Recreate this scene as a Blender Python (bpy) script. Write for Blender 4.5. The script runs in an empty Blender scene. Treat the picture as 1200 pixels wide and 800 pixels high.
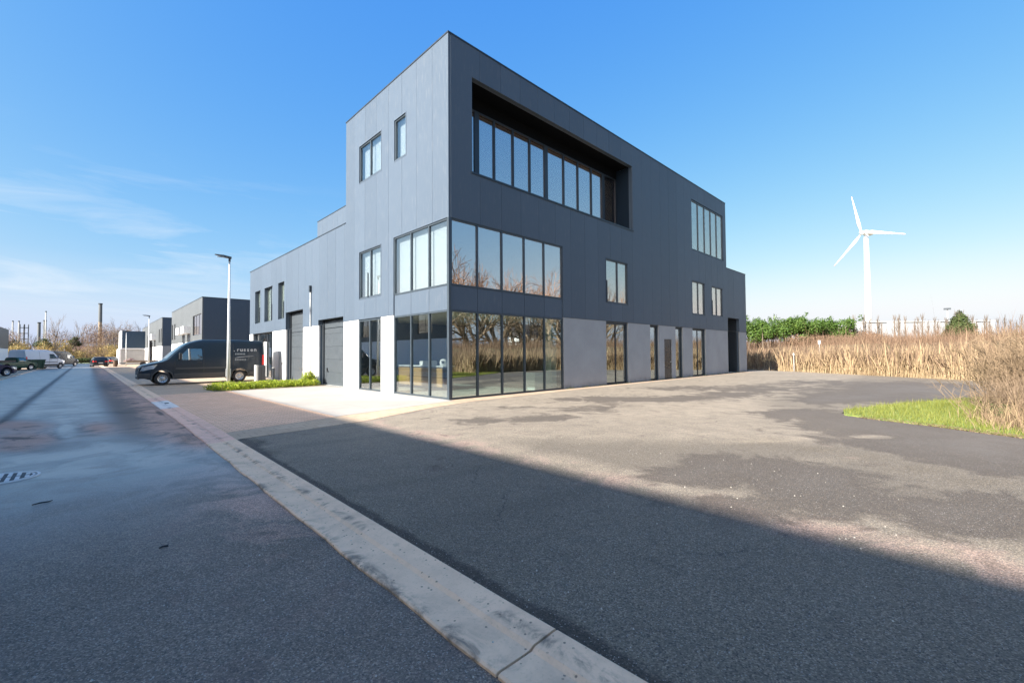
import bpy, math, random
import numpy as np
from mathutils import Vector, Matrix

# ------------------------------------------------------------------ camera, sky, sun
S = bpy.context.scene
COL = S.collection
R_ = math.radians
S.view_settings.view_transform = 'Standard'
S.view_settings.look = 'None'
S.view_settings.exposure = 1.65
S.view_settings.gamma = 1.0
S.cycles.max_bounces = 8
S.cycles.transparent_max_bounces = 24

camd = bpy.data.cameras.new('camera')
cam = bpy.data.objects.new('camera', camd); COL.objects.link(cam)
cf = Vector((0.69712076, 0.7164217, 0.02761494)); cr = Vector((0.71681082, -0.69723361, -0.00689528)); cu = Vector((-0.01431413, -0.02460153, 0.99959485))
cam.matrix_world = Matrix(((cr.x, cu.x, -cf.x, -8.93996), (cr.y, cu.y, -cf.y, -12.29686), (cr.z, cu.z, -cf.z, 1.6), (0, 0, 0, 1)))
camd.sensor_width = 36.0; camd.lens = 15.375
camd.clip_start = 0.05; camd.clip_end = 6000
S.camera = cam

SUN_EL = 30.5
sun_dir = Vector((-math.cos(R_(SUN_EL)) * math.cos(R_(0.9)), math.cos(R_(SUN_EL)) * math.sin(R_(0.9)), math.sin(R_(SUN_EL))))
sd = bpy.data.lights.new('sun', 'SUN'); sd.energy = 5.0; sd.angle = R_(1.0); sd.color = (1.0, 0.94, 0.86)
so = bpy.data.objects.new('sun', sd); COL.objects.link(so)
so.rotation_euler = sun_dir.to_track_quat('Z', 'Y').to_euler()

W = bpy.data.worlds.new('World'); S.world = W; W.use_nodes = True
nt = W.node_tree; nt.nodes.clear(); N = nt.nodes.new; L = nt.links.new
out = N('ShaderNodeOutputWorld'); bg = N('ShaderNodeBackground'); bg.inputs['Strength'].default_value = 0.07
sky = N('ShaderNodeTexSky'); sky.sky_type = 'NISHITA'; sky.sun_disc = False
sky.sun_elevation = R_(SUN_EL); sky.sun_rotation = math.atan2(sun_dir.x, sun_dir.y)
sky.air_density = 1.0; sky.dust_density = 2.0; sky.ozone_density = 2.0; sky.altitude = 0
# per-channel tone curve: a clear deep-blue sky paling to the horizon, with a white glow round the sun behind the camera
sep = N('ShaderNodeSeparateColor'); hs = N('ShaderNodeCombineColor'); L(sky.outputs[0], sep.inputs[0])
def wmath(op, a, b):
    m_ = N('ShaderNodeMath'); m_.operation = op
    for i_, x_ in ((0, a), (1, b)):
        if isinstance(x_, (int, float)): m_.inputs[i_].default_value = x_
        else: L(x_, m_.inputs[i_])
    return m_.outputs[0]
ch_ = [wmath('MULTIPLY', wmath('POWER', sep.outputs[i_], g_), a_) for i_, (a_, g_) in enumerate(((0.56, 1.45), (1.27, 0.76), (3.68, 0.12)))]
ch_[0] = wmath('MINIMUM', ch_[0], 18.0)
ch_[1] = wmath('MAXIMUM', ch_[1], wmath('ADD', wmath('MULTIPLY', ch_[0], 0.76), wmath('MULTIPLY', wmath('MAXIMUM', ch_[0], ch_[2]), 0.24))); ch_[2] = wmath('MAXIMUM', ch_[2], wmath('MULTIPLY', ch_[0], 1.0))
for i_ in range(3): L(ch_[i_], hs.inputs[i_])
# thin high cloud streaks low over the far end of the street
tc = N('ShaderNodeTexCoord'); mp = N('ShaderNodeMapping'); mp.inputs['Scale'].default_value = (1.6, 1.6, 11.0); mp.inputs['Rotation'].default_value = (0.06, 0.10, 0.2)
ns = N('ShaderNodeTexNoise'); ns.inputs['Scale'].default_value = 2.1; ns.inputs['Detail'].default_value = 7; ns.inputs['Roughness'].default_value = 0.6; ns.inputs['Distortion'].default_value = 0.5
rp = N('ShaderNodeValToRGB'); rp.color_ramp.elements[0].position = 0.50; rp.color_ramp.elements[1].position = 0.80
sx = N('ShaderNodeSeparateXYZ'); L(tc.outputs['Generated'], sx.inputs[0])
band = N('ShaderNodeMapRange'); band.inputs['From Min'].default_value = 0.02; band.inputs['From Max'].default_value = 0.10
band2 = N('ShaderNodeMapRange'); band2.inputs['From Min'].default_value = 0.36; band2.inputs['From Max'].default_value = 0.17
L(tc.outputs['Generated'], mp.inputs[0]); L(mp.outputs[0], ns.inputs['Vector']); L(ns.outputs[0], rp.inputs[0])
L(sx.outputs['Z'], band.inputs['Value']); L(sx.outputs['Z'], band2.inputs['Value'])
m1 = N('ShaderNodeMath'); m1.operation = 'MULTIPLY'; L(band.outputs[0], m1.inputs[0]); L(band2.outputs[0], m1.inputs[1])
m2 = N('ShaderNodeMath'); m2.operation = 'MULTIPLY'; L(rp.outputs[0], m2.inputs[0]); L(m1.outputs[0], m2.inputs[1])
m3 = N('ShaderNodeMath'); m3.operation = 'MULTIPLY'; L(m2.outputs[0], m3.inputs[0]); m3.inputs[1].default_value = 0.75
azm = N('ShaderNodeMapRange'); azm.inputs['From Min'].default_value = 0.50; azm.inputs['From Max'].default_value = 0.15; L(sx.outputs['X'], azm.inputs['Value'])
m4 = N('ShaderNodeMath'); m4.operation = 'MULTIPLY'; L(m3.outputs[0], m4.inputs[0]); L(azm.outputs[0], m4.inputs[1]); m3 = m4
mix = N('ShaderNodeMixRGB'); mix.inputs['Color2'].default_value = (3.9, 4.3, 4.7, 1)
hz = N('ShaderNodeMapRange'); hz.inputs['From Min'].default_value = 0.17; hz.inputs['From Max'].default_value = -0.02; hz.inputs['To Max'].default_value = 0.62; L(sx.outputs['Z'], hz.inputs['Value'])
mixh = N('ShaderNodeMixRGB'); mixh.inputs['Color2'].default_value = (3.9, 4.25, 4.6, 1); L(hz.outputs[0], mixh.inputs['Fac']); L(hs.outputs[0], mixh.inputs['Color1'])
L(m3.outputs[0], mix.inputs['Fac']); L(mixh.outputs[0], mix.inputs['Color1']); L(mix.outputs[0], bg.inputs['Color']); L(bg.outputs[0], out.inputs[0])

# ------------------------------------------------------------------ helpers
rng = random.Random(7)
nrng = np.random.default_rng(11)

def link(o): COL.objects.link(o); return o

def tag(o, label=None, cat=None, group=None, kind=None):
    if label: o['label'] = label
    if cat: o['category'] = cat
    if group: o['group'] = group
    if kind: o['kind'] = kind
    return o

def empty(name, loc=(0, 0, 0), rz=0.0, label=None, cat=None, group=None, kind=None):
    o = bpy.data.objects.new(name, None); o.empty_display_size = 0.3
    o.location = loc; o.rotation_euler = (0, 0, rz); link(o)
    return tag(o, label, cat, group, kind)

def copy_tree(o, parent=None):
    c = o.copy(); COL.objects.link(c); c.parent = parent
    for ch in o.children:
        copy_tree(ch, c)
    return c

class MB:
    def __init__(s): s.v = []; s.f = []
    def add(s, vs, fs):
        b = len(s.v); s.v += [tuple(v) for v in vs]; s.f += [tuple(i + b for i in f) for f in fs]; return s
    def box(s, x0, x1, y0, y1, z0, z1):
        if x0 > x1: x0, x1 = x1, x0
        if y0 > y1: y0, y1 = y1, y0
        if z0 > z1: z0, z1 = z1, z0
        return s.add([(x0, y0, z0), (x1, y0, z0), (x1, y1, z0), (x0, y1, z0), (x0, y0, z1), (x1, y0, z1), (x1, y1, z1), (x0, y1, z1)],
                     [(3, 2, 1, 0), (4, 5, 6, 7), (0, 1, 5, 4), (1, 2, 6, 5), (2, 3, 7, 6), (3, 0, 4, 7)])
    def prism(s, pts, z0, z1):
        n = len(pts)
        return s.add([(x, y, z0) for x, y in pts] + [(x, y, z1) for x, y in pts],
                     [tuple(range(n - 1, -1, -1)), tuple(range(n, 2 * n))] + [(i, (i + 1) % n, n + (i + 1) % n, n + i) for i in range(n)])
    def tube(s, pts, rad, n=8, cap=True):
        rings = []
        for i, p in enumerate(pts):
            p = Vector(p)
            a = Vector(pts[max(i - 1, 0)]); b = Vector(pts[min(i + 1, len(pts) - 1)])
            d = (b - a).normalized()
            q = d.orthogonal().normalized() if abs(d.z) < 0.9 else Vector((1, 0, 0)).cross(d).normalized()
            w = d.cross(q).normalized(); r = rad[i] if hasattr(rad, '__len__') else rad
            rings.append([p + (q * math.cos(2 * math.pi * k / n) + w * math.sin(2 * math.pi * k / n)) * r for k in range(n)])
        vs = [v for r in rings for v in r]; fs = []
        for i in range(len(rings) - 1):
            for k in range(n):
                fs.append((i * n + k, i * n + (k + 1) % n, (i + 1) * n + (k + 1) % n, (i + 1) * n + k))
        if cap: fs += [tuple(range(n - 1, -1, -1)), tuple((len(rings) - 1) * n + k for k in range(n))]
        return s.add(vs, fs)
    def build(s, name, mat, parent=None, smooth=False, bevel=0.0, **kw):
        me = bpy.data.meshes.new(name); me.from_pydata(s.v, [], s.f); me.update()
        if mat: me.materials.append(mat)
        if smooth: me.polygons.foreach_set('use_smooth', [True] * len(me.polygons))
        o = link(bpy.data.objects.new(name, me))
        if parent: o.parent = parent
        if bevel:
            b = o.modifiers.new('bevel', 'BEVEL'); b.width = bevel; b.segments = 2; b.limit_method = 'ANGLE'; b.angle_limit = R_(40)
        tag(o, **kw)
        return o

def np_mesh(name, V, F, mat, parent=None, attrs=None, smooth=False, **kw):
    """V (n,3) array; F (m,k) array of k-gons."""
    V = np.asarray(V, np.float32); F = np.asarray(F, np.int32); k = F.shape[1]
    me = bpy.data.meshes.new(name)
    me.vertices.add(len(V)); me.vertices.foreach_set('co', V.ravel())
    me.loops.add(F.size); me.loops.foreach_set('vertex_index', F.ravel())
    me.polygons.add(len(F)); me.polygons.foreach_set('loop_start', np.arange(0, F.size, k, dtype=np.int32))
    try: me.polygons.foreach_set('loop_total', np.full(len(F), k, np.int32))
    except Exception: pass
    if smooth: me.polygons.foreach_set('use_smooth', np.ones(len(F), bool))
    me.update(calc_edges=True)
    for an, arr in (attrs or {}).items():
        a = me.attributes.new(an, 'FLOAT', 'POINT'); a.data.foreach_set('value', np.asarray(arr, np.float32))
    if mat: me.materials.append(mat)
    o = link(bpy.data.objects.new(name, me))
    if parent: o.parent = parent
    return tag(o, **kw)

# ------------------------------------------------------------------ materials
def srgb(r, g, b):
    f = lambda c: (c / 255 / 12.92) if c / 255 <= 0.04045 else ((c / 255 + 0.055) / 1.055) ** 2.4
    return (f(r), f(g), f(b), 1)

class Mat:
    def __init__(s, name):
        s.m = bpy.data.materials.new(name); s.m.use_nodes = True; s.t = s.m.node_tree
        s.b = s.t.nodes['Principled BSDF']; s.o = s.t.nodes['Material Output']
    def n(s, typ, **kw):
        nd = s.t.nodes.new(typ)
        for k, v in kw.items():
            if k in nd.inputs: nd.inputs[k].default_value = v
            else: setattr(nd, k, v)
        return nd
    def l(s, a, b): s.t.links.new(a, b)
    def coord(s, kind='Object', scale=(1, 1, 1)):
        t = s.n('ShaderNodeTexCoord'); m = s.n('ShaderNodeMapping'); m.inputs['Scale'].default_value = scale
        s.l(t.outputs[kind], m.inputs[0]); return m.outputs[0]
    def world(s, scale=(1, 1, 1)):
        g = s.n('ShaderNodeNewGeometry'); m = s.n('ShaderNodeMapping'); m.inputs['Scale'].default_value = scale
        s.l(g.outputs['Position'], m.inputs[0]); return m.outputs[0]
    def noise(s, vec, scale, detail=4, rough=0.55, dist=0.0):
        nd = s.n('ShaderNodeTexNoise'); nd.inputs['Scale'].default_value = scale; nd.inputs['Detail'].default_value = detail
        nd.inputs['Roughness'].default_value = rough; nd.inputs['Distortion'].default_value = dist
        s.l(vec, nd.inputs['Vector']); return nd.outputs[0]
    def ramp(s, fac, stops):
        r = s.n('ShaderNodeValToRGB'); e = r.color_ramp.elements
        while len(e) < len(stops): e.new(0.5)
        for i, (p, c) in enumerate(stops): e[i].position = p; e[i].color = c if hasattr(c, '__len__') else (c, c, c, 1)
        s.l(fac, r.inputs[0]); return r.outputs[0]
    def mixc(s, fac, a, b, typ='MIX'):
        m = s.n('ShaderNodeMixRGB'); m.blend_type = typ
        for i, x in ((0, fac), (1, a), (2, b)):
            if hasattr(x, 'links') or isinstance(x, bpy.types.NodeSocket): s.l(x, m.inputs[i])
            elif i == 0: m.inputs[0].default_value = x
            else: m.inputs[i].default_value = x if hasattr(x, '__len__') else (x, x, x, 1)
        return m.outputs[0]
    def math(s, op, a, b=0.0, clamp=False):
        m = s.n('ShaderNodeMath'); m.operation = op; m.use_clamp = clamp
        for i, x in ((0, a), (1, b)):
            if isinstance(x, bpy.types.NodeSocket): s.l(x, m.inputs[i])
            else: m.inputs[i].default_value = x
        return m.outputs[0]
    def mr(s, v, a, b, c=0.0, d=1.0, smooth=True):
        m = s.n('ShaderNodeMapRange'); m.interpolation_type = 'SMOOTHSTEP' if smooth else 'LINEAR'
        s.l(v, m.inputs['Value'])
        for k, x in (('From Min', a), ('From Max', b), ('To Min', c), ('To Max', d)): m.inputs[k].default_value = x
        return m.outputs[0]
    def attr(s, name):
        a = s.n('ShaderNodeAttribute'); a.attribute_name = name; return a.outputs['Fac']
    def bump(s, h, strength=0.3, dist=0.01, normal=None):
        b = s.n('ShaderNodeBump'); b.inputs['Strength'].default_value = strength; b.inputs['Distance'].default_value = dist
        s.l(h, b.inputs['Height'])
        if normal is not None: s.l(normal, b.inputs['Normal'])
        s.l(b.outputs[0], s.b.inputs['Normal']); return b.outputs[0]
    def set(s, **kw):
        for k, v in kw.items():
            k = k.replace('_', ' ')
            if isinstance(v, bpy.types.NodeSocket): s.l(v, s.b.inputs[k])
            else: s.b.inputs[k].default_value = v
        return s

def simple(name, col, rough=0.6, metal=0.0, var=0.12, scale=3.0, coat=0.0, bump=0.0):
    m = Mat(name); v = m.coord('Object')
    nz = m.noise(v, scale, 5)
    c = m.mixc(nz, tuple(x * (1 - var) for x in col[:3]) + (1,), tuple(min(1, x * (1 + var)) for x in col[:3]) + (1,))
    m.set(Base_Color=c, Roughness=m.mr(nz, 0.3, 0.7, max(0.02, rough - 0.06), min(1, rough + 0.06)), Metallic=metal)
    if coat: m.set(Coat_Weight=coat, Coat_Roughness=0.04)
    if bump: m.bump(m.noise(v, scale * 12, 3), bump, 0.004)
    return m.m

def cladding_mat(name, col, rough, metal):
    m = Mat(name); v = m.coord('Object')
    big = m.noise(v, 0.35, 3)
    fine = m.noise(m.coord('Object', (6, 6, 0.6)), 3, 4)
    info = m.n('ShaderNodeObjectInfo')
    c = m.mixc(m.math('ADD', m.math('MULTIPLY', big, 0.5), m.math('MULTIPLY', info.outputs['Random'], 0.5)),
               tuple(x * 0.91 for x in col[:3]) + (1,), tuple(x * 1.09 for x in col[:3]) + (1,))
    c = m.mixc(m.mr(fine, 0.5, 0.8, 0, 0.15), c, (0.3, 0.3, 0.29, 1))
    m.set(Base_Color=c, Roughness=m.mr(fine, 0.3, 0.7, rough - 0.05, rough + 0.07), Metallic=metal, Specular_IOR_Level=0.25)
    wv = m.noise(v, 1.1, 3)
    m.bump(wv, 0.5, 0.012)
    return m.m

M = {}
M['clad'] = cladding_mat('anthracite_cladding', (0.074, 0.098, 0.130, 1), 0.45, 0.0)
M['clad2'] = cladding_mat('grey_cladding', (0.10, 0.108, 0.112, 1), 0.45, 0.0)
M['trim'] = simple('dark_trim', (0.03, 0.038, 0.048, 1), 0.4, 0.2)
M['frame'] = simple('window_frame_grey', (0.055, 0.072, 0.088, 1), 0.38, 0.3)
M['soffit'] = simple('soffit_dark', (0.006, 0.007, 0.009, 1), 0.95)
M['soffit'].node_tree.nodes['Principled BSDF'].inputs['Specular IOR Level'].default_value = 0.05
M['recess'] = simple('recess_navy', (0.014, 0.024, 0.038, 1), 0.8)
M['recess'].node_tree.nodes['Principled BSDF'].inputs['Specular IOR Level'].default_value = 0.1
M['inner'] = simple('inner_white_wall', (0.62, 0.62, 0.58, 1), 0.8, var=0.04)
M['inner_dark'] = simple('inner_grey_wall', (0.09, 0.10, 0.11, 1), 0.8, var=0.1)
M['ceil'] = simple('inner_ceiling', (0.55, 0.50, 0.38, 1), 0.8, var=0.05)
M['oak'] = simple('pale_wood', (0.42, 0.27, 0.12, 1), 0.55, var=0.25, scale=6)
M['white'] = simple('white_paint', (0.75, 0.76, 0.76, 1), 0.5, var=0.04)
M['door'] = simple('door_grey', (0.075, 0.088, 0.1, 1), 0.42, 0.2, var=0.08)
M['door_dark'] = simple('door_dark', (0.035, 0.04, 0.048, 1), 0.3, 0.3)
M['door_white'] = simple('door_pale', (0.33, 0.35, 0.37, 1), 0.5)
M['leafdoor'] = simple('glossy_gate_panel', (0.045, 0.05, 0.055, 1), 0.12, 0.6)
M['black'] = simple('black_plastic', (0.015, 0.015, 0.017, 1), 0.5)
M['tyre'] = simple('tyre_rubber', (0.022, 0.022, 0.024, 1), 0.8)
M['rim'] = simple('steel_rim', (0.42, 0.43, 0.45, 1), 0.35, 0.7)
M['galv'] = simple('galvanised_steel', (0.52, 0.53, 0.52, 1), 0.55, 0.25, var=0.12, scale=8)
M['red'] = simple('red_lens', (0.75, 0.03, 0.02, 1), 0.2, coat=0.5)
M['lamp_glass'] = simple('headlight_glass', (0.5, 0.55, 0.6, 1), 0.08, 0.5)
M['timber'] = simple('weathered_timber', (0.28, 0.22, 0.16, 1), 0.8, var=0.3)
M['bark'] = simple('bark_brown', (0.13, 0.10, 0.075, 1), 0.9, var=0.3, scale=2)
M['bark_pale'] = simple('bark_pale', (0.24, 0.17, 0.11, 1), 0.9, var=0.3, scale=2)
M['twig'] = simple('twig_tan', (0.235, 0.165, 0.10, 1), 0.85, var=0.35, scale=3)

def paint(name, col, rough=0.25):
    m = Mat(name); v = m.coord('Object')
    nz = m.noise(v, 1.3, 4)
    c = m.mixc(nz, tuple(x * 0.9 for x in col[:3]) + (1,), tuple(x * 1.1 for x in col[:3]) + (1,))
    # road dust towards the sills (a real deposit on the paint)
    g = m.n('ShaderNodeSeparateXYZ'); m.l(v, g.inputs[0])
    dust = m.math('MULTIPLY', m.mr(g.outputs['Z'], 0.9, 0.3), m.mr(m.noise(v, 6, 5), 0.35, 0.7, 0.0, 0.12))
    c = m.mixc(dust, c, (0.2, 0.17, 0.14, 1))
    m.set(Base_Color=c, Roughness=m.math('ADD', m.math('MULTIPLY', dust, 0.6), rough), Coat_Weight=0.12, Coat_Roughness=0.03, Specular_IOR_Level=0.3)
    return m.m
M['van_navy'] = paint('navy_van_paint', (0.012, 0.022, 0.035, 1), 0.25)
M['car_black'] = paint('black_car_paint', (0.012, 0.016, 0.022, 1), 0.25)
M['car_blue'] = paint('dark_blue_car_paint', (0.014, 0.018, 0.06, 1), 0.25)
M['van_white'] = paint('white_van_paint', (0.62, 0.65, 0.68, 1), 0.3)
M['green_paint'] = paint('green_paint', (0.012, 0.055, 0.035, 1), 0.45)

# white painted concrete
def concrete(name, col, blot=0.2, blot_scale=1.2, rough=0.8):
    m = Mat(name); v = m.coord('Object')
    b = m.noise(v, blot_scale, 6, 0.6); f = m.noise(v, 60, 3)
    streak = m.noise(m.coord('Object', (5, 5, 0.5)), 2.2, 5)
    lo = tuple(x * (1 - blot) for x in col[:3]) + (1,)
    c = m.mixc(m.mr(b, 0.3, 0.7), lo, col)
    c = m.mixc(m.mr(streak, 0.52, 0.75, 0, blot), c, tuple(x * 0.6 for x in col[:3]) + (1,))
    g = m.n('ShaderNodeSeparateXYZ'); m.l(m.world(), g.inputs[0])
    dirt = m.math('MULTIPLY', m.mr(m.math('ADD', g.outputs['Z'], m.math('MULTIPLY', b, 0.35)), 0.5, 0.16), m.mr(m.noise(v, 4, 6, 0.7), 0.35, 0.65, 0.1, 0.6))
    c = m.mixc(dirt, c, (0.16, 0.135, 0.10, 1))
    m.set(Base_Color=c, Roughness=rough)
    m.bump(m.math('ADD', m.math('MULTIPLY', f, 0.5), b), 0.15, 0.006)
    return m.m
M['conc'] = concrete('pale_concrete_panel', (0.34, 0.345, 0.35, 1), 0.12, 0.8)  # same concrete as the white panels, shade of the unlit walls in its colour
M['conc_white'] = concrete('white_concrete_panel', (0.80, 0.80, 0.79, 1), 0.05)
M['conc_grey'] = concrete('grey_concrete', (0.42, 0.42, 0.41, 1), 0.15)

def glass_mat(name, f0, tint, refl=(0.93, 0.95, 0.97, 1)):
    m = Mat(name); t = m.t
    lw = m.n('ShaderNodeLayerWeight'); lw.inputs['Blend'].default_value = 0.5
    fac = m.math('POWER', lw.outputs['Facing'], 4.0)
    fac = m.math('ADD', m.math('MULTIPLY', fac, 1 - f0), f0, True)
    gl = m.n('ShaderNodeBsdfGlossy'); gl.inputs['Roughness'].default_value = 0.0; gl.inputs['Color'].default_value = refl
    tr = m.n('ShaderNodeBsdfTransparent'); tr.inputs['Color'].default_value = tint
    wv = m.noise(m.coord('Object'), 0.7, 2)
    b = m.n('ShaderNodeBump'); b.inputs['Strength'].default_value = 0.12; b.inputs['Distance'].default_value = 0.006
    m.l(wv, b.inputs['Height']); m.l(b.outputs[0], gl.inputs['Normal'])
    mx = m.n('ShaderNodeMixShader'); m.l(fac, mx.inputs[0]); m.l(tr.outputs[0], mx.inputs[1]); m.l(gl.outputs[0], mx.inputs[2])
    m.l(mx.outputs[0], m.o.inputs[0]); return m.m
M['glass'] = glass_mat('coated_glass', 0.34, (0.74, 0.84, 0.80, 1), (0.84, 0.88, 0.90, 1))
M['glass_clear'] = glass_mat('shopfront_glass', 0.22, (0.84, 0.88, 0.87, 1))
M['glass_up'] = glass_mat('solar_glass', 0.40, (0.86, 0.86, 0.84, 1), (1.0, 0.90, 0.84, 1))
M['glass_ribbon'] = glass_mat('bronze_coated_glass', 0.55, (0.86, 0.84, 0.80, 1), (1.0, 0.84, 0.80, 1))  # warm reflection tint stands in for light from the rooms behind
M['glass_blind'] = glass_mat('clear_upper_glass', 0.25, (0.84, 0.88, 0.90, 1))
M['glass_car'] = glass_mat('car_glass', 0.25, (0.25, 0.33, 0.33, 1))

def asphalt(name, dry, wetc, pinkc=None, speck=1.0):
    m = Mat(name); v = m.world()
    big = m.noise(v, 0.35, 5, 0.6); mid = m.noise(v, 2.3, 6, 0.62)
    grain = m.noise(v, 85, 3, 0.6)
    st = m.noise(m.world((1, 1, 1)), 1.3, 8, 0.70, 0.8)
    vor = m.n('ShaderNodeTexVoronoi'); vor.inputs['Scale'].default_value = 120; m.l(v, vor.inputs['Vector'])
    cell = m.n('ShaderNodeSeparateColor'); m.l(vor.outputs['Color'], cell.inputs[0])
    d2 = tuple(x * 0.86 for x in dry[:3]) + (1,)
    c = m.mixc(m.mr(big, 0.35, 0.65), d2, dry)
    c = m.mixc(m.mr(mid, 0.35, 0.68, 0, 0.6), c, tuple(x * 0.6 for x in dry[:3]) + (1,))
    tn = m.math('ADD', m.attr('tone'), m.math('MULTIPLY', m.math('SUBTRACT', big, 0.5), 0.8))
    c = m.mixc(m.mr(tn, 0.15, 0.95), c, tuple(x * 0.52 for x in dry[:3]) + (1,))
    if pinkc:
        pk = m.math('ADD', m.attr('pink'), m.math('MULTIPLY', m.math('SUBTRACT', st, 0.5), 2.4))
        c = m.mixc(m.mr(pk, 0.2, 0.75, 0, 0.85), c, pinkc)
    # aggregate
    wv = m.math('ADD', m.attr('wet'), m.math('MULTIPLY', m.math('SUBTRACT', st, 0.5), 2.2))
    wet = m.mr(wv, 0.30, 0.70)
    c = m.mixc(m.math('MULTIPLY', wet, 0.88), c, wetc)
    cr = m.n('ShaderNodeTexVoronoi'); cr.feature = 'DISTANCE_TO_EDGE'; cr.inputs['Scale'].default_value = 0.33
    wob = m.n('ShaderNodeVectorMath', operation='ADD'); sc_ = m.n('ShaderNodeVectorMath', operation='SCALE'); nz_ = m.n('ShaderNodeTexNoise'); nz_.inputs['Scale'].default_value = 1.7; nz_.inputs['Detail'].default_value = 6; m.l(v, nz_.inputs['Vector']); m.l(nz_.outputs['Color'], sc_.inputs[0]); sc_.inputs['Scale'].default_value = 0.8; m.l(v, wob.inputs[0]); m.l(sc_.outputs[0], wob.inputs[1]); m.l(wob.outputs[0], cr.inputs['Vector'])
    crk = m.math('MULTIPLY', m.mr(cr.outputs['Distance'], 0.0045, 0.001), m.mr(m.noise(v, 0.22, 2), 0.5, 0.6, 0, 0.75))
    c = m.mixc(crk, c, (0.02, 0.018, 0.016, 1))
    dk = m.math('ADD', m.attr('dark'), m.math('MULTIPLY', m.math('SUBTRACT', mid, 0.5), 0.7))
    c = m.mixc(m.mr(dk, 0.38, 0.7, 0, 0.8), c, tuple(x * 0.4 for x in wetc[:3]) + (1,))
    fine = m.attr('fine')
    g1 = m.math('MULTIPLY', m.mr(cell.outputs[0], 0.45, 1.0, 0, 0.85 * speck, False), fine)
    c = m.mixc(g1, c, m.mixc(1.0, c, (2.6, 2.5, 2.4, 1), 'MULTIPLY'))
    g2 = m.math('MULTIPLY', m.mr(cell.outputs[1], 0.5, 1.0, 0, 0.85, False), fine)
    c = m.mixc(g2, c, m.mixc(1.0, c, (0.25, 0.25, 0.25, 1), 'MULTIPLY'))
    stone = m.math('MULTIPLY', m.mr(cell.outputs[2], 0.97, 0.975, 0, 0.75, False), fine)
    c = m.mixc(stone, c, (0.40, 0.37, 0.33, 1))
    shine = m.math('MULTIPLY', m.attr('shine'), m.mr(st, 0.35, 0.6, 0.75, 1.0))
    c = m.mixc(m.math('MULTIPLY', shine, 0.55), c, (0.36, 0.335, 0.30, 1))  # pale overlay in the base colour stands in for sky reflection
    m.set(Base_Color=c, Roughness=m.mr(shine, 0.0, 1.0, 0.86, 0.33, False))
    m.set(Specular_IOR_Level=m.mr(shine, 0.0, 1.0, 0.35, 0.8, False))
    h = m.math('ADD', m.math('MULTIPLY', grain, 0.6), m.math('MULTIPLY', vor.outputs['Distance'], 0.9))
    b = m.n('ShaderNodeBump'); b.inputs['Distance'].default_value = 0.012
    m.l(m.math('MULTIPLY', m.mr(shine, 0, 0.8, 0.9, 0.0, False), fine), b.inputs['Strength']); m.l(h, b.inputs['Height']); m.l(b.outputs[0], m.b.inputs['Normal'])
    return m.m
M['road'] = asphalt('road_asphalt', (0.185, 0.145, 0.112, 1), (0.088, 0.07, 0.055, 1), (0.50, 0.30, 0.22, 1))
M['yard'] = asphalt('yard_asphalt', (0.265, 0.22, 0.163, 1), (0.058, 0.043, 0.030, 1), (0.33, 0.23, 0.18, 1), 0.8)

def paving(name, c1, c2, mortar, sx, sy, rot=0.0):
    m = Mat(name); v = m.world()
    mp = m.n('ShaderNodeMapping'); mp.inputs['Rotation'].default_value = (0, 0, rot); m.l(v, mp.inputs[0])
    br = m.n('ShaderNodeTexBrick'); br.inputs['Scale'].default_value = 1.0
    br.inputs['Brick Width'].default_value = sx; br.inputs['Row Height'].default_value = sy; br.inputs['Mortar Size'].default_value = 0.006
    br.inputs['Color1'].default_value = c1; br.inputs['Color2'].default_value = c2; br.inputs['Mortar'].default_value = mortar
    m.l(mp.outputs[0], br.inputs['Vector'])
    big = m.noise(v, 0.5, 6, 0.65, 0.3); f = m.noise(v, 40, 4)
    c = m.mixc(m.mr(big, 0.35, 0.68, 0, 0.35), br.outputs[0], tuple(x * 0.55 for x in c1[:3]) + (1,))
    c = m.mixc(m.mr(f, 0.4, 0.75, 0, 0.25), c, tuple(x * 0.6 for x in c1[:3]) + (1,))
    m.set(Base_Color=c, Roughness=0.82)
    m.bump(m.math('SUBTRACT', m.math('MULTIPLY', f, 0.3), br.outputs['Fac']), 0.5, 0.006)
    return m.m
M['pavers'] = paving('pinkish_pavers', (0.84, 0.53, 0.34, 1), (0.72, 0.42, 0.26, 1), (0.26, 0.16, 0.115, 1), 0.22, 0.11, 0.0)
M['tanpave'] = paving('tan_pavers', (0.50, 0.37, 0.25, 1), (0.45, 0.32, 0.21, 1), (0.2, 0.15, 0.11, 1), 0.3, 0.3)
M['apronc'] = paving('pale_concrete_paving', (0.36, 0.33, 0.29, 1), (0.33, 0.305, 0.27, 1), (0.24, 0.22, 0.19, 1), 2.0, 2.0)

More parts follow.
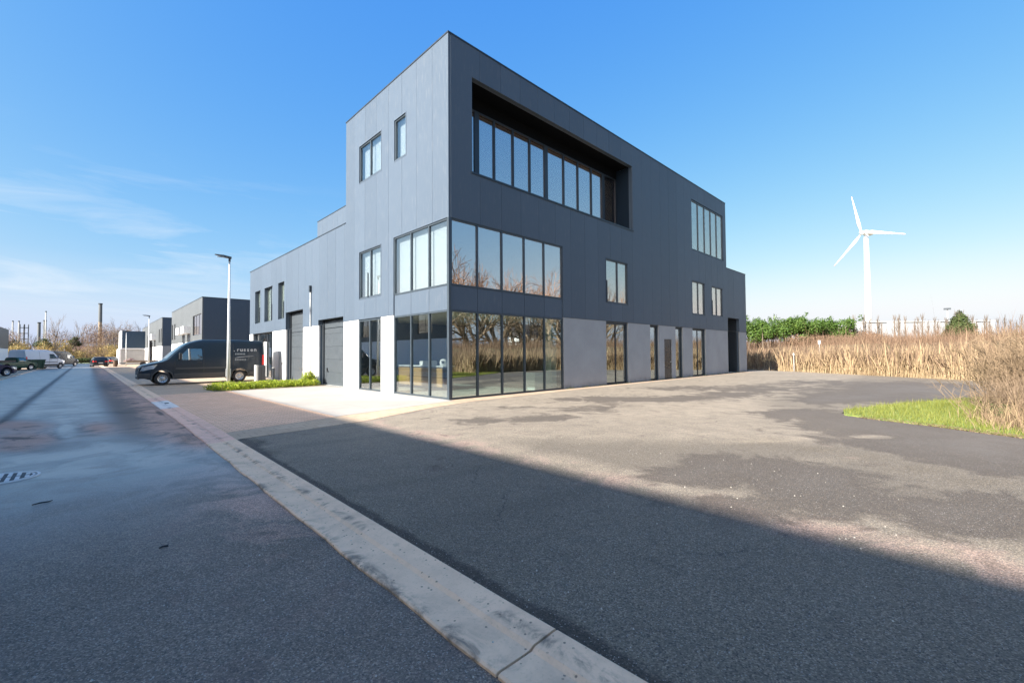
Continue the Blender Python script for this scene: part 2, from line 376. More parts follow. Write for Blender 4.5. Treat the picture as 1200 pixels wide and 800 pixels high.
def kerb_mat(name, base, dirt):
    m = Mat(name); v = m.world()
    f = m.noise(v, 55, 4, 0.6); b = m.noise(v, 3.2, 6, 0.65)
    c = m.mixc(m.mr(b, 0.35, 0.7, 0, 0.5), base, tuple(x * 0.75 for x in base[:3]) + (1,))
    c = m.mixc(m.mr(f, 0.55, 0.72, 0, 0.35), c, tuple(x * 0.5 for x in base[:3]) + (1,))
    vor = m.n('ShaderNodeTexVoronoi'); vor.inputs['Scale'].default_value = 42; m.l(v, vor.inputs['Vector'])
    cell = m.n('ShaderNodeSeparateColor'); m.l(vor.outputs['Color'], cell.inputs[0])
    pit = m.math('MULTIPLY', m.mr(vor.outputs['Distance'], 0.42, 0.25), m.mr(cell.outputs[0], 0.93, 0.96))
    c = m.mixc(m.math('MULTIPLY', pit, 0.7), c, (0.03, 0.028, 0.025, 1))
    g = m.n('ShaderNodeSeparateXYZ'); m.l(v, g.inputs[0])
    x = g.outputs['X']
    edge = m.math('MAXIMUM', m.mr(x, -7.31, -7.40), m.math('MULTIPLY', m.mr(x, -7.16, -7.12), m.mr(x, -7.03, -7.09)))
    d = m.math('MULTIPLY', m.math('ADD', edge, 0.28), m.mr(m.noise(v, 2.6, 7, 0.7, 0.8), 0.46, 0.68))
    c = m.mixc(m.math('MULTIPLY', d, 0.9, True), c, dirt)
    m.set(Base_Color=c, Roughness=0.85)
    m.bump(m.math('SUBTRACT', f, pit), 0.4, 0.006)
    return m.m
M['kerb'] = kerb_mat('kerb_concrete', (0.86, 0.59, 0.385, 1), (0.24, 0.18, 0.13, 1))
M['kerb_pink'] = kerb_mat('kerb_pink_concrete', (0.82, 0.50, 0.36, 1), (0.16, 0.12, 0.1, 1))
M['kerb_pale'] = kerb_mat('kerb_bluish_concrete', (0.72, 0.68, 0.64, 1), (0.25, 0.24, 0.23, 1))

def ground_mat():
    m = Mat('rough_ground'); v = m.world()
    a = m.noise(v, 0.25, 6); b = m.noise(v, 4, 6, 0.7)
    c = m.mixc(m.mr(a, 0.4, 0.6), (0.20, 0.14, 0.08, 1), (0.12, 0.115, 0.045, 1))
    c = m.mixc(m.mr(b, 0.4, 0.7, 0, 0.7), c, (0.26, 0.19, 0.11, 1))
    m.set(Base_Color=c, Roughness=0.95); m.bump(b, 0.8, 0.08); return m.m
M['ground'] = ground_mat()
def turf_mat():
    m = Mat('turf'); v = m.world()
    b = m.noise(v, 3, 6, 0.7); f = m.noise(v, 40, 4)
    c = m.mixc(m.mr(b, 0.35, 0.65), (0.13, 0.20, 0.03, 1), (0.22, 0.25, 0.06, 1))
    c = m.mixc(m.mr(f, 0.5, 0.8, 0, 0.6), c, (0.08, 0.12, 0.02, 1))
    m.set(Base_Color=c, Roughness=0.95); m.bump(f, 0.8, 0.03); return m.m
M['turf'] = turf_mat()

def strand_mat(name, stops, trans=0.0, rough=0.8):
    """colour from the per-strand attribute 'tint'"""
    m = Mat(name); c = m.ramp(m.attr('tint'), stops); m.set(Base_Color=c, Roughness=rough, Specular_IOR_Level=0.2)
    if trans:
        tl = m.n('ShaderNodeBsdfTranslucent'); m.l(c, tl.inputs[0]); mx = m.n('ShaderNodeMixShader'); mx.inputs[0].default_value = trans
        m.l(m.b.outputs[0], mx.inputs[1]); m.l(tl.outputs[0], mx.inputs[2]); m.l(mx.outputs[0], m.o.inputs[0])
    return m.m
M['reed'] = strand_mat('dry_reed', [(0, (0.52, 0.40, 0.24, 1)), (0.45, (0.40, 0.295, 0.175, 1)), (0.75, (0.26, 0.18, 0.115, 1)), (1, (0.15, 0.10, 0.07, 1))], 0.25)
M['scrub'] = strand_mat('brown_scrub', [(0, (0.25, 0.165, 0.105, 1)), (0.5, (0.19, 0.12, 0.08, 1)), (1, (0.12, 0.08, 0.05, 1))], 0.15)
M['golden'] = strand_mat('golden_scrub', [(0, (0.46, 0.33, 0.12, 1)), (0.5, (0.34, 0.24, 0.1, 1)), (0.8, (0.25, 0.24, 0.1, 1)), (1, (0.2, 0.14, 0.08, 1))], 0.2)
M['grassb'] = strand_mat('grass_blades', [(0, (0.13, 0.15, 0.03, 1)), (0.5, (0.21, 0.225, 0.045, 1)), (0.8, (0.27, 0.28, 0.09, 1)), (1, (0.4, 0.32, 0.16, 1))], 0.3)
M['leaf'] = strand_mat('evergreen_leaf', [(0, (0.045, 0.09, 0.02, 1)), (0.6, (0.09, 0.155, 0.03, 1)), (1, (0.16, 0.22, 0.05, 1))], 0.3, 0.5)
M['conifer'] = strand_mat('conifer_needles', [(0, (0.035, 0.055, 0.02, 1)), (1, (0.09, 0.11, 0.035, 1))], 0.15)
M['hedge'] = strand_mat('hedge_leaf', [(0, (0.12, 0.19, 0.02, 1)), (0.6, (0.30, 0.36, 0.03, 1)), (0.9, (0.42, 0.40, 0.05, 1)), (1, (0.35, 0.22, 0.06, 1))], 0.3, 0.55)

# ------------------------------------------------------------------ ground, road, kerb, yard
def sstep(x, a, b):
    t = np.clip((x - a) / (b - a), 0, 1); return t * t * (3 - 2 * t)

def bank_s(x, y):       # signed distance beyond the reed line
    s1 = 0.8 * (x - 28.4) - 0.6 * (y + 7.1)
    s2 = -(y + 14.6) + 0 * x
    s2 = np.where(x > 2.5, s2, -5 + 0 * x)
    return np.maximum(s1, s2)

def gz(x, y):
    s = bank_s(x, y)
    h = 2.5 * sstep(s, 3, 20) + 0.5 * sstep(s, 20, 60)
    h = h * sstep(x, 3, 7)
    h -= 0.25 * sstep(s, 0.0, 1.0) * (1 - sstep(s, 2, 6))
    return h - 0.07

def grid_mesh(name, xs, ys, zf, mat, mask=None, attrs=None, **kw):
    X, Y = np.meshgrid(xs, ys); X = X.ravel(); Y = Y.ravel()
    Z = zf(X, Y); V = np.stack([X, Y, Z], 1)
    nx = len(xs); i, j = np.meshgrid(np.arange(nx - 1), np.arange(len(ys) - 1))
    a = (j * nx + i).ravel(); F = np.stack([a, a + 1, a + 1 + nx, a + nx], 1)
    if mask is not None:
        cxm = X[F].mean(1); cym = Y[F].mean(1); F = F[mask(cxm, cym)]
    at = {k: f(X, Y) for k, f in (attrs or {}).items()}
    return np_mesh(name, V, F, mat, attrs=at, smooth=True, **kw)

gx = np.concatenate([[-3000, -1200, -500, -200, -120], np.arange(-80, -20, 10), np.arange(-20, 100, 1.5), np.arange(100, 240, 12), [260, 320, 500, 1200, 3000]])
gy = np.concatenate([[-3000, -1200, -500, -200], np.arange(-120, -60, 10), np.arange(-60, 40, 1.5), np.arange(40, 300, 12), [320, 400, 600, 1200, 3000]])
grid_mesh('ground', gx, gy, gz, M['ground'], kind='structure')

def blobs(lst):
    def f(X, Y):
        a = np.zeros_like(X)
        for (cx, cy, rx, ry, deg, amp) in lst:
            t = math.radians(deg); dx = X - cx; dy = Y - cy
            u = (dx * math.cos(t) + dy * math.sin(t)) / rx; w = (-dx * math.sin(t) + dy * math.cos(t)) / ry
            a += amp * np.exp(-(u * u + w * w))
        return a
    return f

def arange(a, b, s): return np.arange(a, b + s * 0.5, s)

# affine ellipses on the ground: centre, 2x2 matrix, weight
STAIN_YARD = [(1.567, -11.982, 0.021, -0.794, -0.504, -0.485, 1), (3.128, -10.602, 0.154, -1.12, -0.522, -0.492, 0.9), (4.086, -9.25, 0.272, -1.176, -0.66, -0.613, 0.8), (1.859, -12.773, -0.086, -1.803, -0.393, -0.379, 1), (4.152, -12.17, 0.009, -1.326, -0.678, -0.642, 0.8), (-0.182, -9.842, 0.506, -1.83, -1.897, -1.82, -0.9), (-0.374, -10.641, 0.409, -2.162, -2.282, -2.203, -0.9), (-0.534, -11.308, 0.286, -2.522, -2.251, -2.184, -0.9), (-0.848, -11.881, 0.123, -2.643, -2.748, -2.68, -0.9), (-1.136, -12.424, -0.061, -2.833, -2.898, -2.842, -0.9), (1.549, -11.194, 0.28, -2.753, -2.955, -2.827, -0.6), (16.073, -10.559, 0.031, -0.461, -0.183, -0.158, 1), (9.78, -9.453, 0.127, -0.847, -0.513, -0.46, 0.9), (14.728, -12.1, 0.005, -0.733, -0.258, -0.227, 1), (7.886, -8.964, 0.341, -1.739, -0.981, -0.889, 0.6), (12.937, -11.122, 0.09, -1.739, -0.894, -0.792, -0.7), (-2.581, -9.977, 0.456, -1.266, -0.876, -0.854, 0.8), (-3.547, -9.701, 1.053, -2.213, -1.867, -1.828, 0.55), (-2.492, -11.042, 0.272, -1.437, -1.002, -0.983, 0.7), (-2.773, -11.84, 0.102, -1.499, -1.087, -1.073, 0.6), (-2.89, -12.386, -0.049, -2.286, -1.348, -1.337, 0.5), (-3.766, -10.833, 0.381, -1.379, -1.352, -1.335, 0.5), (-3.648, -10.472, 0.829, -2.446, -4.714, -4.64, -0.4), (-4.522, -9.875, 0.894, -1.649, -2.547, -2.512, 0.3), (-4.027, -12.129, 0.06, -2.271, -5.834, -5.814, -0.4), (-4.241, -11.309, 0.522, -2.573, -6.177, -6.134, -0.3), (-0.797, -5.116, 0.7, -0.796, -1.284, -1.202, 0.65), (1.246, -4.918, 0.617, -0.854, -0.98, -0.905, 0.6), (3.68, -3.517, 0.33, -0.475, -0.665, -0.599, 0.6), (-2.218, -4.202, 0.946, -0.787, -1.376, -1.293, 0.6), (5.22, -5.226, 0.325, -0.653, -0.672, -0.605, 0.6), (8.071, -6.143, 0.238, -0.661, -0.563, -0.5, 0.6), (10.07, -3.612, 0.168, -0.368, -0.531, -0.459, 0.5), (12.438, -6.353, 0.138, -0.499, -0.323, -0.279, 0.5), (17.94, -6.808, 0.091, -0.448, -0.384, -0.32, 0.5), (-3.284, -4.313, 1.466, -1.04, -2.161, -2.045, 0.4), (0.046, -3.043, 0.953, -0.927, -1.464, -1.347, 0.4)]
PINK_ROAD = [(-10.084, 3.22, 1.669, 0.126, -0.846, -0.799, 0.9), (-9.769, 0.51, 1.788, 0.119, -1.052, -1.008, 0.9), (-9.897, -0.579, 2.534, 0.213, -1.73, -1.668, 0.6), (-8.728, 1.272, 3.264, -0.046, -0.801, -0.758, 0.75), (-7.379, 0.356, 1.807, -0.22, -0.428, -0.404, 0.75), (-7.356, -2.131, 2.484, -0.383, -1.089, -1.044, 0.8), (-7.341, 4.987, 1.395, -0.127, -0.386, -0.355, 0.6), (-7.285, 11.691, 1.222, -0.083, -0.243, -0.216, 0.6), (-7.961, 37.635, 1.928, -0.037, -0.054, -0.042, 0.4), (-7.467, 23.668, 1.837, -0.074, -0.12, -0.1, 0.5), (-7.605, -6.945, 2.035, -0.503, -1.321, -1.304, 0.35), (-7.694, -8.336, 2.497, -0.779, -1.742, -1.735, 0.25), (-9.222, 1.165, 8.641, 0.197, -0.874, -0.831, -0.6)]
DARK_ROAD = [(-9.592, 4.729, 1.06, 0.042, -1.846, -1.724, 0.7), (-8.414, 4.708, 0.926, -0.027, -1.616, -1.498, 0.7), (-9.9, 0.772, 2.974, 0.224, -4.129, -3.95, 0.9), (-9.233, 0.075, 4.256, 0.109, -4.146, -3.966, 0.7), (-9.304, -2.504, 2.214, 0.088, -3.358, -3.263, 0.7), (-9.565, -3.667, 3.866, 0.292, -4.628, -4.534, 0.8), (-8.846, -4.289, 1.759, -0.016, -9.048, -8.858, 0.6), (-8.247, -4.424, 2.172, -0.186, -6.489, -6.335, 0.5), (-7.668, -3.793, 2.254, -0.333, -1.562, -1.514, 0.6), (-7.69, -5.74, 5.47, -1.03, -2.435, -2.388, 0.4), (-8.128, -5.785, 2.465, -0.3, -7.368, -7.246, 0.25)]
def ablobs(lst):
    def f(X, Y):
        a = np.zeros_like(X)
        for (cx, cy, m00, m01, m10, m11, amp) in lst:
            dx = X - cx; dy = Y - cy; u = m00 * dx + m01 * dy; w = m10 * dx + m11 * dy
            a += amp * np.exp(-(u * u + w * w))
        return a
    return f
# the road
def road_wet(X, Y):
    a = 0.30 + 0 * X
    a += 0.35 * np.exp(-((X + 10.42) / 0.10) ** 2) * sstep(Y, 3, 6) * 2
    a += blobs([(-9.3, -3.0, 1.3, 0.22, 4, .5), (-8.4, -4.4, 0.9, 0.15, 12, .4), (-9.5, -4.3, .7, .15, 15, .5), (-8.1, 6, 0.5, 6, 0, .35), (-8.2, 20, 0.6, 8, 0, .4),
                (-9.4, 4.9, 1.6, 0.35, 0, .5), (-8.8, -0.9, 1.4, .5, 0, .25)])(X, Y)
    return a
def road_pink(X, Y): return 0.12 + 0.30 * sstep(X, -8.9, -7.6) * sstep(Y, -9, -5) + ablobs(PINK_ROAD)(X, Y)
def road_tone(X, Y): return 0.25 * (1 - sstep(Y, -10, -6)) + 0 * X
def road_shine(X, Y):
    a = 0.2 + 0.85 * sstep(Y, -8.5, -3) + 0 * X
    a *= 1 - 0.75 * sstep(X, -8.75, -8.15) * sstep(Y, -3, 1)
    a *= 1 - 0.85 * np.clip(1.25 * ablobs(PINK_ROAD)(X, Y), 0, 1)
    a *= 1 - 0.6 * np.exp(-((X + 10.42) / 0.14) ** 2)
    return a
def road_dark(X, Y):
    a = 0.8 * np.exp(-((X + 10.42 + 0.05 * np.sin(Y * 0.7)) / 0.09) ** 2) * sstep(Y, 2, 5)
    a += 0.5 * np.exp(-((X + 7.42) / 0.07) ** 2) + ablobs(DARK_ROAD)(X, Y)
    return a
def road_fine(X, Y): return 1 - sstep(np.hypot(X + 8.9, Y + 12.3), 5, 15)
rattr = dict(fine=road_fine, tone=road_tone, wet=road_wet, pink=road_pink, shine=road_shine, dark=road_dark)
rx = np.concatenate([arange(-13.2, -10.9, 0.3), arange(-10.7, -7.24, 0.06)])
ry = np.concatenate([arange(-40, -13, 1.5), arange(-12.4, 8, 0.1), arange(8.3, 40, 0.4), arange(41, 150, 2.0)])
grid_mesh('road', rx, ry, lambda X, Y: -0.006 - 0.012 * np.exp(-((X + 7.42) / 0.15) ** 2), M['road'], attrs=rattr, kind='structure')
# side street at the far end
MB().box(-60, -13.2, 96, 103, -0.06, -0.012).box(-7.34, 60, 138, 145, -0.06, -0.012).build('side_road', M['tanpave'], kind='structure')

# kerb: a dished gutter with a low raised back, cast in long pieces
kerb = empty('kerb', (0, 0, 0), label='long pale concrete gutter kerb running between the road and the yard', cat='kerb', kind='structure')
def kerb_piece(y0, y1, mat, name='kerb_stone', n=1, jit=0.0):
    prof = [(-7.375, -0.10), (-7.375, -0.002), (-7.36, 0.006), (-7.25, 0.003), (-7.13, 0.003), (-7.10, 0.018), (-6.925, 0.026), (-6.912, 0.021), (-6.912, -0.10)]
    mb = MB(); ys = np.linspace(y0, y1, max(2, int((y1 - y0) / 0.35)))
    vs = []; 
    for y in ys:
        for (x, z) in prof:
            ex = (0.006 * math.sin(y * 5.1) + 0.006 * math.sin(y * 13.3 + 1)) if x < -7.3 else 0
            vs.append((x + ex + min(.07, max(-.075, .013 * (y + 4.5))), y, z))
    k = len(prof); fs = []
    for i in range(len(ys) - 1):
        for j in range(k - 1): fs.append((i * k + j, i * k + j + 1, (i + 1) * k + j + 1, (i + 1) * k + j))
    fs += [tuple(range(k)), tuple((len(ys) - 1) * k + j for j in range(k - 1, -1, -1))]
    mb.add(vs, fs); return mb.build(name, mat, kerb)
kerb_piece(-40, -10.648, M['kerb']); kerb_piece(-10.632, -2.72, M['kerb'])
kerb_piece(-2.71, 3.9, M['kerb_pink']); kerb_piece(3.91, 4.6, M['kerb_pink']); kerb_piece(7.41, 9.2, M['kerb_pink'])
kerb_piece(4.61, 7.40, M['kerb_pale'])
yy = 9.21
while yy < 110: kerb_piece(yy, yy + 3.99, M['kerb']); yy += 4.0
kl = empty('kerb', (0, 0, 0), label='pale kerb line along the far left edge of the road', cat='kerb', kind='structure')
yy = -20.0
while yy < 96:
    MB().box(-13.5, -13.2, yy, yy + 3.98, -0.05, 0.05 if yy < 60 else 0.04).build('kerb_stone', M['kerb'], kl, bevel=0.015); yy += 4
# small inlet in the pale gutter plate
dr = MB().box(-7.04, -6.94, 6.15, 6.42, -0.004, 0.031).build('gully_inlet', M['black'], label='small dark gully inlet in the pale bluish patch of the kerb', cat='drain')

# the yard
def yard_edge_ok(x, y):
    inside = bank_s(x, y) < 0.0
    return inside & ~((y > -0.02) & (x < 29.9) & (x > 0))
def in_poly(px, py, poly):
    c = np.zeros_like(px, bool); n = len(poly)
    for i in range(n):
        x0, y0 = poly[i]; x1, y1 = poly[(i + 1) % n]
        if y0 == y1: continue
        t = ((y0 > py) != (y1 > py)) & (px < (x1 - x0) * (py - y0) / (y1 - y0) + x0); c ^= t
    return c
ISLAND = [(4.6, -10.22), (5.6, -10.05), (8.5, -10.95), (12.0, -12.55), (17, -15.2), (17, -26), (2.2, -26), (2.9, -14.2), (3.15, -13.1), (3.45, -12.5), (3.85, -11.8), (4.2, -10.9)]
yard_stain = ablobs(STAIN_YARD)
def yard_wet(X, Y):
    return 0.17 + yard_stain(X, Y)
def yard_pink(X, Y):
    return 0.42 * np.exp(-((X + 4.15) / 0.45) ** 2) + 0 * Y
def yard_dark(X, Y):
    kx = -6.90 + np.clip(.013 * (Y + 4.5), -.075, .07)
    a = 0.75 * np.exp(-((X - kx) / 0.10) ** 2) + 0.25 * np.exp(-((X - kx - .2) / 0.25) ** 2)
    a += blobs([(-2.9, -3.0, .45, .05, 12, 1.0), (.2, -5.1, .5, .03, 25, .6), (1.5, -5.3, .5, .03, 25, .6), (2.9, -5.0, .5, .03, 25, .6), (0.6, -4.2, .6, .03, 15, .6), (1.9, -9.3, 1.0, .04, -30, .6), (-6.6, -3.2, .25, .9, 0, .4)])(X, Y)
    return a
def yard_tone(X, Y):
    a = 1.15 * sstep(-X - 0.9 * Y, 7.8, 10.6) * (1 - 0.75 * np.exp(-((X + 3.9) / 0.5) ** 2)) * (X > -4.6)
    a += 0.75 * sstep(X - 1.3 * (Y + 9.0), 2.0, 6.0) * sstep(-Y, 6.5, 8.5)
    a += 0.5 * (1 - sstep(X, -4.7, -4.2)) * (0.95 + 0.4 * sstep(-Y, 3, 9))  # inside the cast shadow the asphalt colour itself is darkened too
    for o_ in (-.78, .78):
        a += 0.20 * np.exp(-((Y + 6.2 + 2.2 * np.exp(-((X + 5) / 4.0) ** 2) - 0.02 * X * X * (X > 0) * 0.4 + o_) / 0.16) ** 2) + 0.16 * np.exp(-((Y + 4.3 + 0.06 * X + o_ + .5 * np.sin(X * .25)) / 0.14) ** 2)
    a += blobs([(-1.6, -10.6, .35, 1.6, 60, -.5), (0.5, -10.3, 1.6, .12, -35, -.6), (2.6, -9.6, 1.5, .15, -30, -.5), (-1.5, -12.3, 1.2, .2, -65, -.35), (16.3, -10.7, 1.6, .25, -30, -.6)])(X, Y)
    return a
def yard_shine(X, Y): return np.clip(0.10 + 0.12 * yard_stain(X, Y), 0, 0.28)
yx = np.concatenate([arange(-7.0, 8, 0.1), arange(8.3, 46, 0.3)])
yy_ = np.concatenate([arange(-40, -16, 1.5), arange(-15.5, -0.1, 0.1), arange(0.2, 9, 0.4), arange(9.5, 40, 1.5)])
grid_mesh('yard_asphalt', yx, yy_, lambda X, Y: 0.012 - 0.35 * sstep(X, 31, 42), M['yard'],
          mask=lambda x, y: (bank_s(x, y) < 0.25) & ~((y > 0.0) & (x < 30.0)) & ~in_poly(x, y, [(a + 0.0, b) for a, b in ISLAND]),
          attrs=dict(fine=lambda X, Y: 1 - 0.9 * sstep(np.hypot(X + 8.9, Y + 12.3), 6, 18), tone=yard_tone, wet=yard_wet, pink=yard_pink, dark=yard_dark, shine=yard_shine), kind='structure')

# forecourt paving in front of the left facade, its tan border, the strip along the right facade
def sheet(name, pts, z, mat, th=0.05): return MB().prism(pts, z - th, z).build(name, mat, kind='structure')
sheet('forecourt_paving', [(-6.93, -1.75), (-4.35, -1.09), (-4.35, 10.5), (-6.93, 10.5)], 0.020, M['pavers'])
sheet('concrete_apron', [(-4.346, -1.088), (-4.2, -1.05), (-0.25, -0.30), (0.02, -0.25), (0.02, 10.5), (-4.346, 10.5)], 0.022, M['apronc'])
sheet('forecourt_border', [(-6.93, -2.72), (-5.7, -2.55), (-4.15, -2.32), (-1.7, -1.35), (0.4, -0.85), (6, -0.62), (30.2, -0.62), (30.2, -0.04), (0.0, -0.04), (0.0, -0.252), (-0.25, -0.302), (-4.2, -1.052), (-6.93, -1.752)], 0.018, M['tanpave'])
sheet('parking_paving', [(-6.93, 12.6), (0.02, 12.6), (0.02, 45), (-6.93, 45)], 0.018, M['tanpave'])
sheet('forecourt_paving', [(-6.93, 10.502), (-4.9, 10.502), (-4.9, 12.598), (-6.93, 12.598)], 0.019, M['tanpave'])
sheet('pavement', [(-6.93, 45.01), (0.0, 45.01), (0.0, 130), (-6.93, 130)], 0.016, M['tanpave'])
sheet('pavement', [(-40, -40), (-13.502, -40), (-13.502, 95.9), (-40, 95.9)], 0.014, M['tanpave'])
sheet('hedge_bed', [(-4.898, 10.502), (0.0, 10.502), (0.0, 12.598), (-4.898, 12.598)], 0.03, M['ground'])

# manhole cover
mh = empty('manhole_cover', (-9.74, -3.42, 0), label='round ribbed iron manhole cover set in the wet road at the left edge', cat='manhole cover')
mb = MB(); n = 40
mb.tube([(0, 0, -0.03), (0, 0, 0.0)], 0.325, n); mb.build('lid', simple('cast_iron', (0.06, 0.06, 0.06, 1), 0.7, 0.0), mh)
mb = MB()
for r0, r1 in ((0.345, 0.375), (0.30, 0.325)):
    vs = []; fs = []
    for k in range(n):
        a = 2 * math.pi * k / n; vs += [(r0 * math.cos(a), r0 * math.sin(a), 0.006), (r1 * math.cos(a), r1 * math.sin(a), 0.006), (r1 * math.cos(a), r1 * math.sin(a), -0.02), (r0 * math.cos(a), r0 * math.sin(a), -0.02)]
    for k in range(n):
        a = 4 * k; b = 4 * ((k + 1) % n); fs += [(a, a + 1, b + 1, b), (a + 1, a + 2, b + 2, b + 1), (a + 3, a, b, b + 3)]
    mb.add(vs, fs)
mb.build('ring', simple('worn_iron', (0.62, 0.6, 0.57, 1), 0.6, 0.0), mh)
mb = MB()
for k in range(-3, 4):
    x = k * 0.084; hw = math.sqrt(0.29 ** 2 - x * x)
    for a, b in ((-hw, -0.03), (0.03, hw)): mb.box(x - 0.02, x + 0.02, a, b, 0.0, 0.008)
mb.build('rib', bpy.data.materials['worn_iron'], mh)
# twigs and bits on the road
for (x, y, a, l) in ((-9.26, -5.25, 0.2, .08), (-8.45, -7.6, 0.1, .035)):
    o = MB().tube([(-l, 0, 0.01), (-l * 0.2, 0.006, 0.014), (l * .6, -.004, 0.012), (l, 0.03, 0.012)], [.006, .009, .008, .004], 6).build('twig', M['black'], label='thin dark twig lying on the road %s' % ('between the manhole and the camera' if l > .05 else 'close to the kerb'), cat='twig')
    o.location = (x, y, -0.004); o.rotation_euler = (0, 0, a)
pb = MB()
for _ in range(260):
    x = rng.uniform(-8.9, -2); y = rng.uniform(-12, -5)
    if -7.4 < x < -6.88: z = 0.008
    else: z = 0.0 if x < -7.4 else 0.016
    r = rng.uniform(.003, .009)
    pb.add([(x - r, y, z), (x, y - r, z), (x + r, y + .002, z), (x, y + r, z), (x, y, z + r * 1.2)], [(0, 1, 4), (1, 2, 4), (2, 3, 4), (3, 0, 4)])
pb.build('loose_grit', simple('grit_stone', (0.5, 0.46, 0.4, 1), 0.8, var=0.3), kind='stuff', label='loose grit scattered over the asphalt', cat='grit')

# ------------------------------------------------------------------ the main building
bd = empty('commercial_building', (0, 0, 0), label='large anthracite clad business unit with glazed corner and tall upper storey', cat='building')
H, HL = 12.88, 7.96

def FB(mb, pl, a0, a1, z0, z1, o0, o1):
    """box in facade coordinates: a along the wall, o outwards"""
    if pl == 'L': return mb.box(-o1, -o0, a0, a1, z0, z1)
    return mb.box(a0, a1, -o1, -o0, z0, z1)

def pieces(rects):
    rects = list(rects); groups = []
    for r_ in rects:
        hit = [g for g in groups if any(not (r_[1] < q[0] - 1e-4 or r_[0] > q[1] + 1e-4 or r_[3] < q[2] - 1e-4 or r_[2] > q[3] + 1e-4) and not (abs(r_[3] - q[2]) < 1e-4 and (r_[1] <= q[0] or r_[0] >= q[1])) for q in g)]
        new = [r_]
        for g in hit: new += g; groups.remove(g)
        groups.append(new)
    return groups

def subtract(a0, a1, z0, z1, holes):
    xs = sorted({a0, a1} | {min(max(h[k], a0), a1) for h in holes for k in (0, 1)})
    out = []
    for p, q in zip(xs, xs[1:]):
        if q - p < 1e-4: continue
        mid = (p + q) / 2
        zs = [(h[2], h[3]) for h in holes if h[0] < mid < h[1]]
        zs.sort(); cur = z0
        for s, e in zs:
            if s > cur + 1e-4: out.append((p, q, cur, min(s, z1)))
            cur = max(cur, e)
        if cur < z1 - 1e-4: out.append((p, q, cur, z1))
    # merge neighbours with the same height span
    out.sort(key=lambda t: (t[2], t[3], t[0])); res = []
    for t in out:
        if res and abs(res[-1][1] - t[0]) < 1e-6 and res[-1][2:] == t[2:]: res[-1] = (res[-1][0], t[1]) + t[2:]
        else: res.append(t)
    return res

# openings (a0, a1, z0, z1)
OL = [(0.0, 3.80, 0, 6.36), (4.84, 6.96, 4.1, 6.32), (2.80, 3.77, 9.46, 11.22), (4.82, 6.98, 9.46, 11.24), (4.89, 7.0, 0, 3.17),
      (8.66, 11.86, 0, 3.47), (14.2, 17.25, 0, 4.26), (17.58, 18.8, 3.93, 6.3), (20.06, 21.88, 3.93, 6.3), (22.92, 24.26, 3.93, 6.3), (19.98, 24.88, 0, 3.2)]
OR = [(0.0, 6.22, 0, 6.36), (1.06, 12.25, 8.24, 11.75), (9.58, 11.68, 4.1, 6.36), (19.72, 25.2, 8.4, 11.8), (19.6, 21.68, 4.1, 6.37), (22.85, 24.92, 4.18, 6.33),
      (9.6, 11.62, 0, 3.12), (14.0, 15.0, 0, 3.14), (17.15, 18.15, 0, 3.14), (19.62, 21.7, 0, 3.15), (25.85, 28.3, 0, 4.22)]
ZC = 3.2
ccol = MB()
def clad(pl, a_start, a_end, step, off, ztop_f, holes, mat):
    a = a_start; edges = [a_start]; k = math.ceil((a_start - off) / step + 0.3)
    while off + k * step < a_end - 0.3: edges.append(off + k * step); k += 1
    edges.append(a_end)
    brk = []
    for p, q in zip(edges, edges[1:]):
        cuts = [p, q]
        for c in ztop_f[1]:
            if p + 0.02 < c < q - 0.02: cuts = [p, c, q]
        for s, e in zip(cuts, cuts[1:]):
            zt = ztop_f[0]((s + e) / 2); pr = rng.uniform(0, 0.003)
            for g in pieces(subtract(s + 0.004 * (s == p), e - 0.004 * (e == q), ZC, zt, holes)):
                mb = MB()
                for (x0, x1, z0, z1) in g: FB(mb, pl, x0, x1, z0, z1, -0.09, pr)
                mb.build('panel', mat, bd)
clad('L', 0.0, 25.66, 1.075, -0.085, (lambda y: H if y < 8.4 else HL, (8.4, 12.9)), OL, M['clad'])
clad('R', 0.095, 29.92, 1.0733, 0.36, (lambda x: H if x < 25.76 else HL, (25.76,)), OR, M['clad'])

# inner leaf behind the cladding
for pl, holes, segs, name in (('L', OL, ((0.12, 8.4, H - .1), (8.4, 25.7, HL - .1)), 'inner_wall'), ('R', OR, ((0.12, 25.7, H - .1), (25.7, 29.8, HL - .1)), 'inner_wall')):
    mb = MB()
    for a0, a1, zt in segs:
        for (x0, x1, z0, z1) in subtract(a0, a1, 0.0, zt, [(h[0], h[1], h[2], h[3]) for h in holes]): FB(mb, pl, x0, x1, z0, z1, -0.22, -0.10)
    mb.build('inner_wall', M['clad'], bd)
# corner strip of the inner leaf is the glazed corner: nothing there

# concrete panels of the ground floor
for y0, y1 in ((3.82, 4.88), (7.01, 8.65), (11.87, 12.892), (12.908, 14.19), (24.89, 25.74)):
    FB(MB(), 'L', y0, y1, 0.02, ZC - 0.012, -0.09, -0.012).build('concrete_panel', M['conc_white'], bd, bevel=0.008)
mb = MB()
for t in subtract(17.26, 19.97, 0.02, ZC - 0.012, [(17.78, 18.74, 0.0, 2.37)]): FB(mb, 'L', *t, -0.09, -0.012)
mb.build('concrete_panel', M['conc_white'], bd)
for x0, x1 in ((6.24, 9.59), (11.64, 13.99), (18.16, 19.61), (21.71, 25.84), (28.31, 29.92)):
    FB(MB(), 'R', x0, x1, 0.02, ZC - 0.012, -0.09, -0.012).build('concrete_panel', M['conc'], bd, bevel=0.008)
mb = MB()
for t in subtract(15.01, 17.14, 0.02, ZC - 0.012, [(15.66, 16.62, 0.0, 2.4)]): FB(mb, 'R', *t, -0.09, -0.012)
mb.build('concrete_panel', M['conc'], bd)
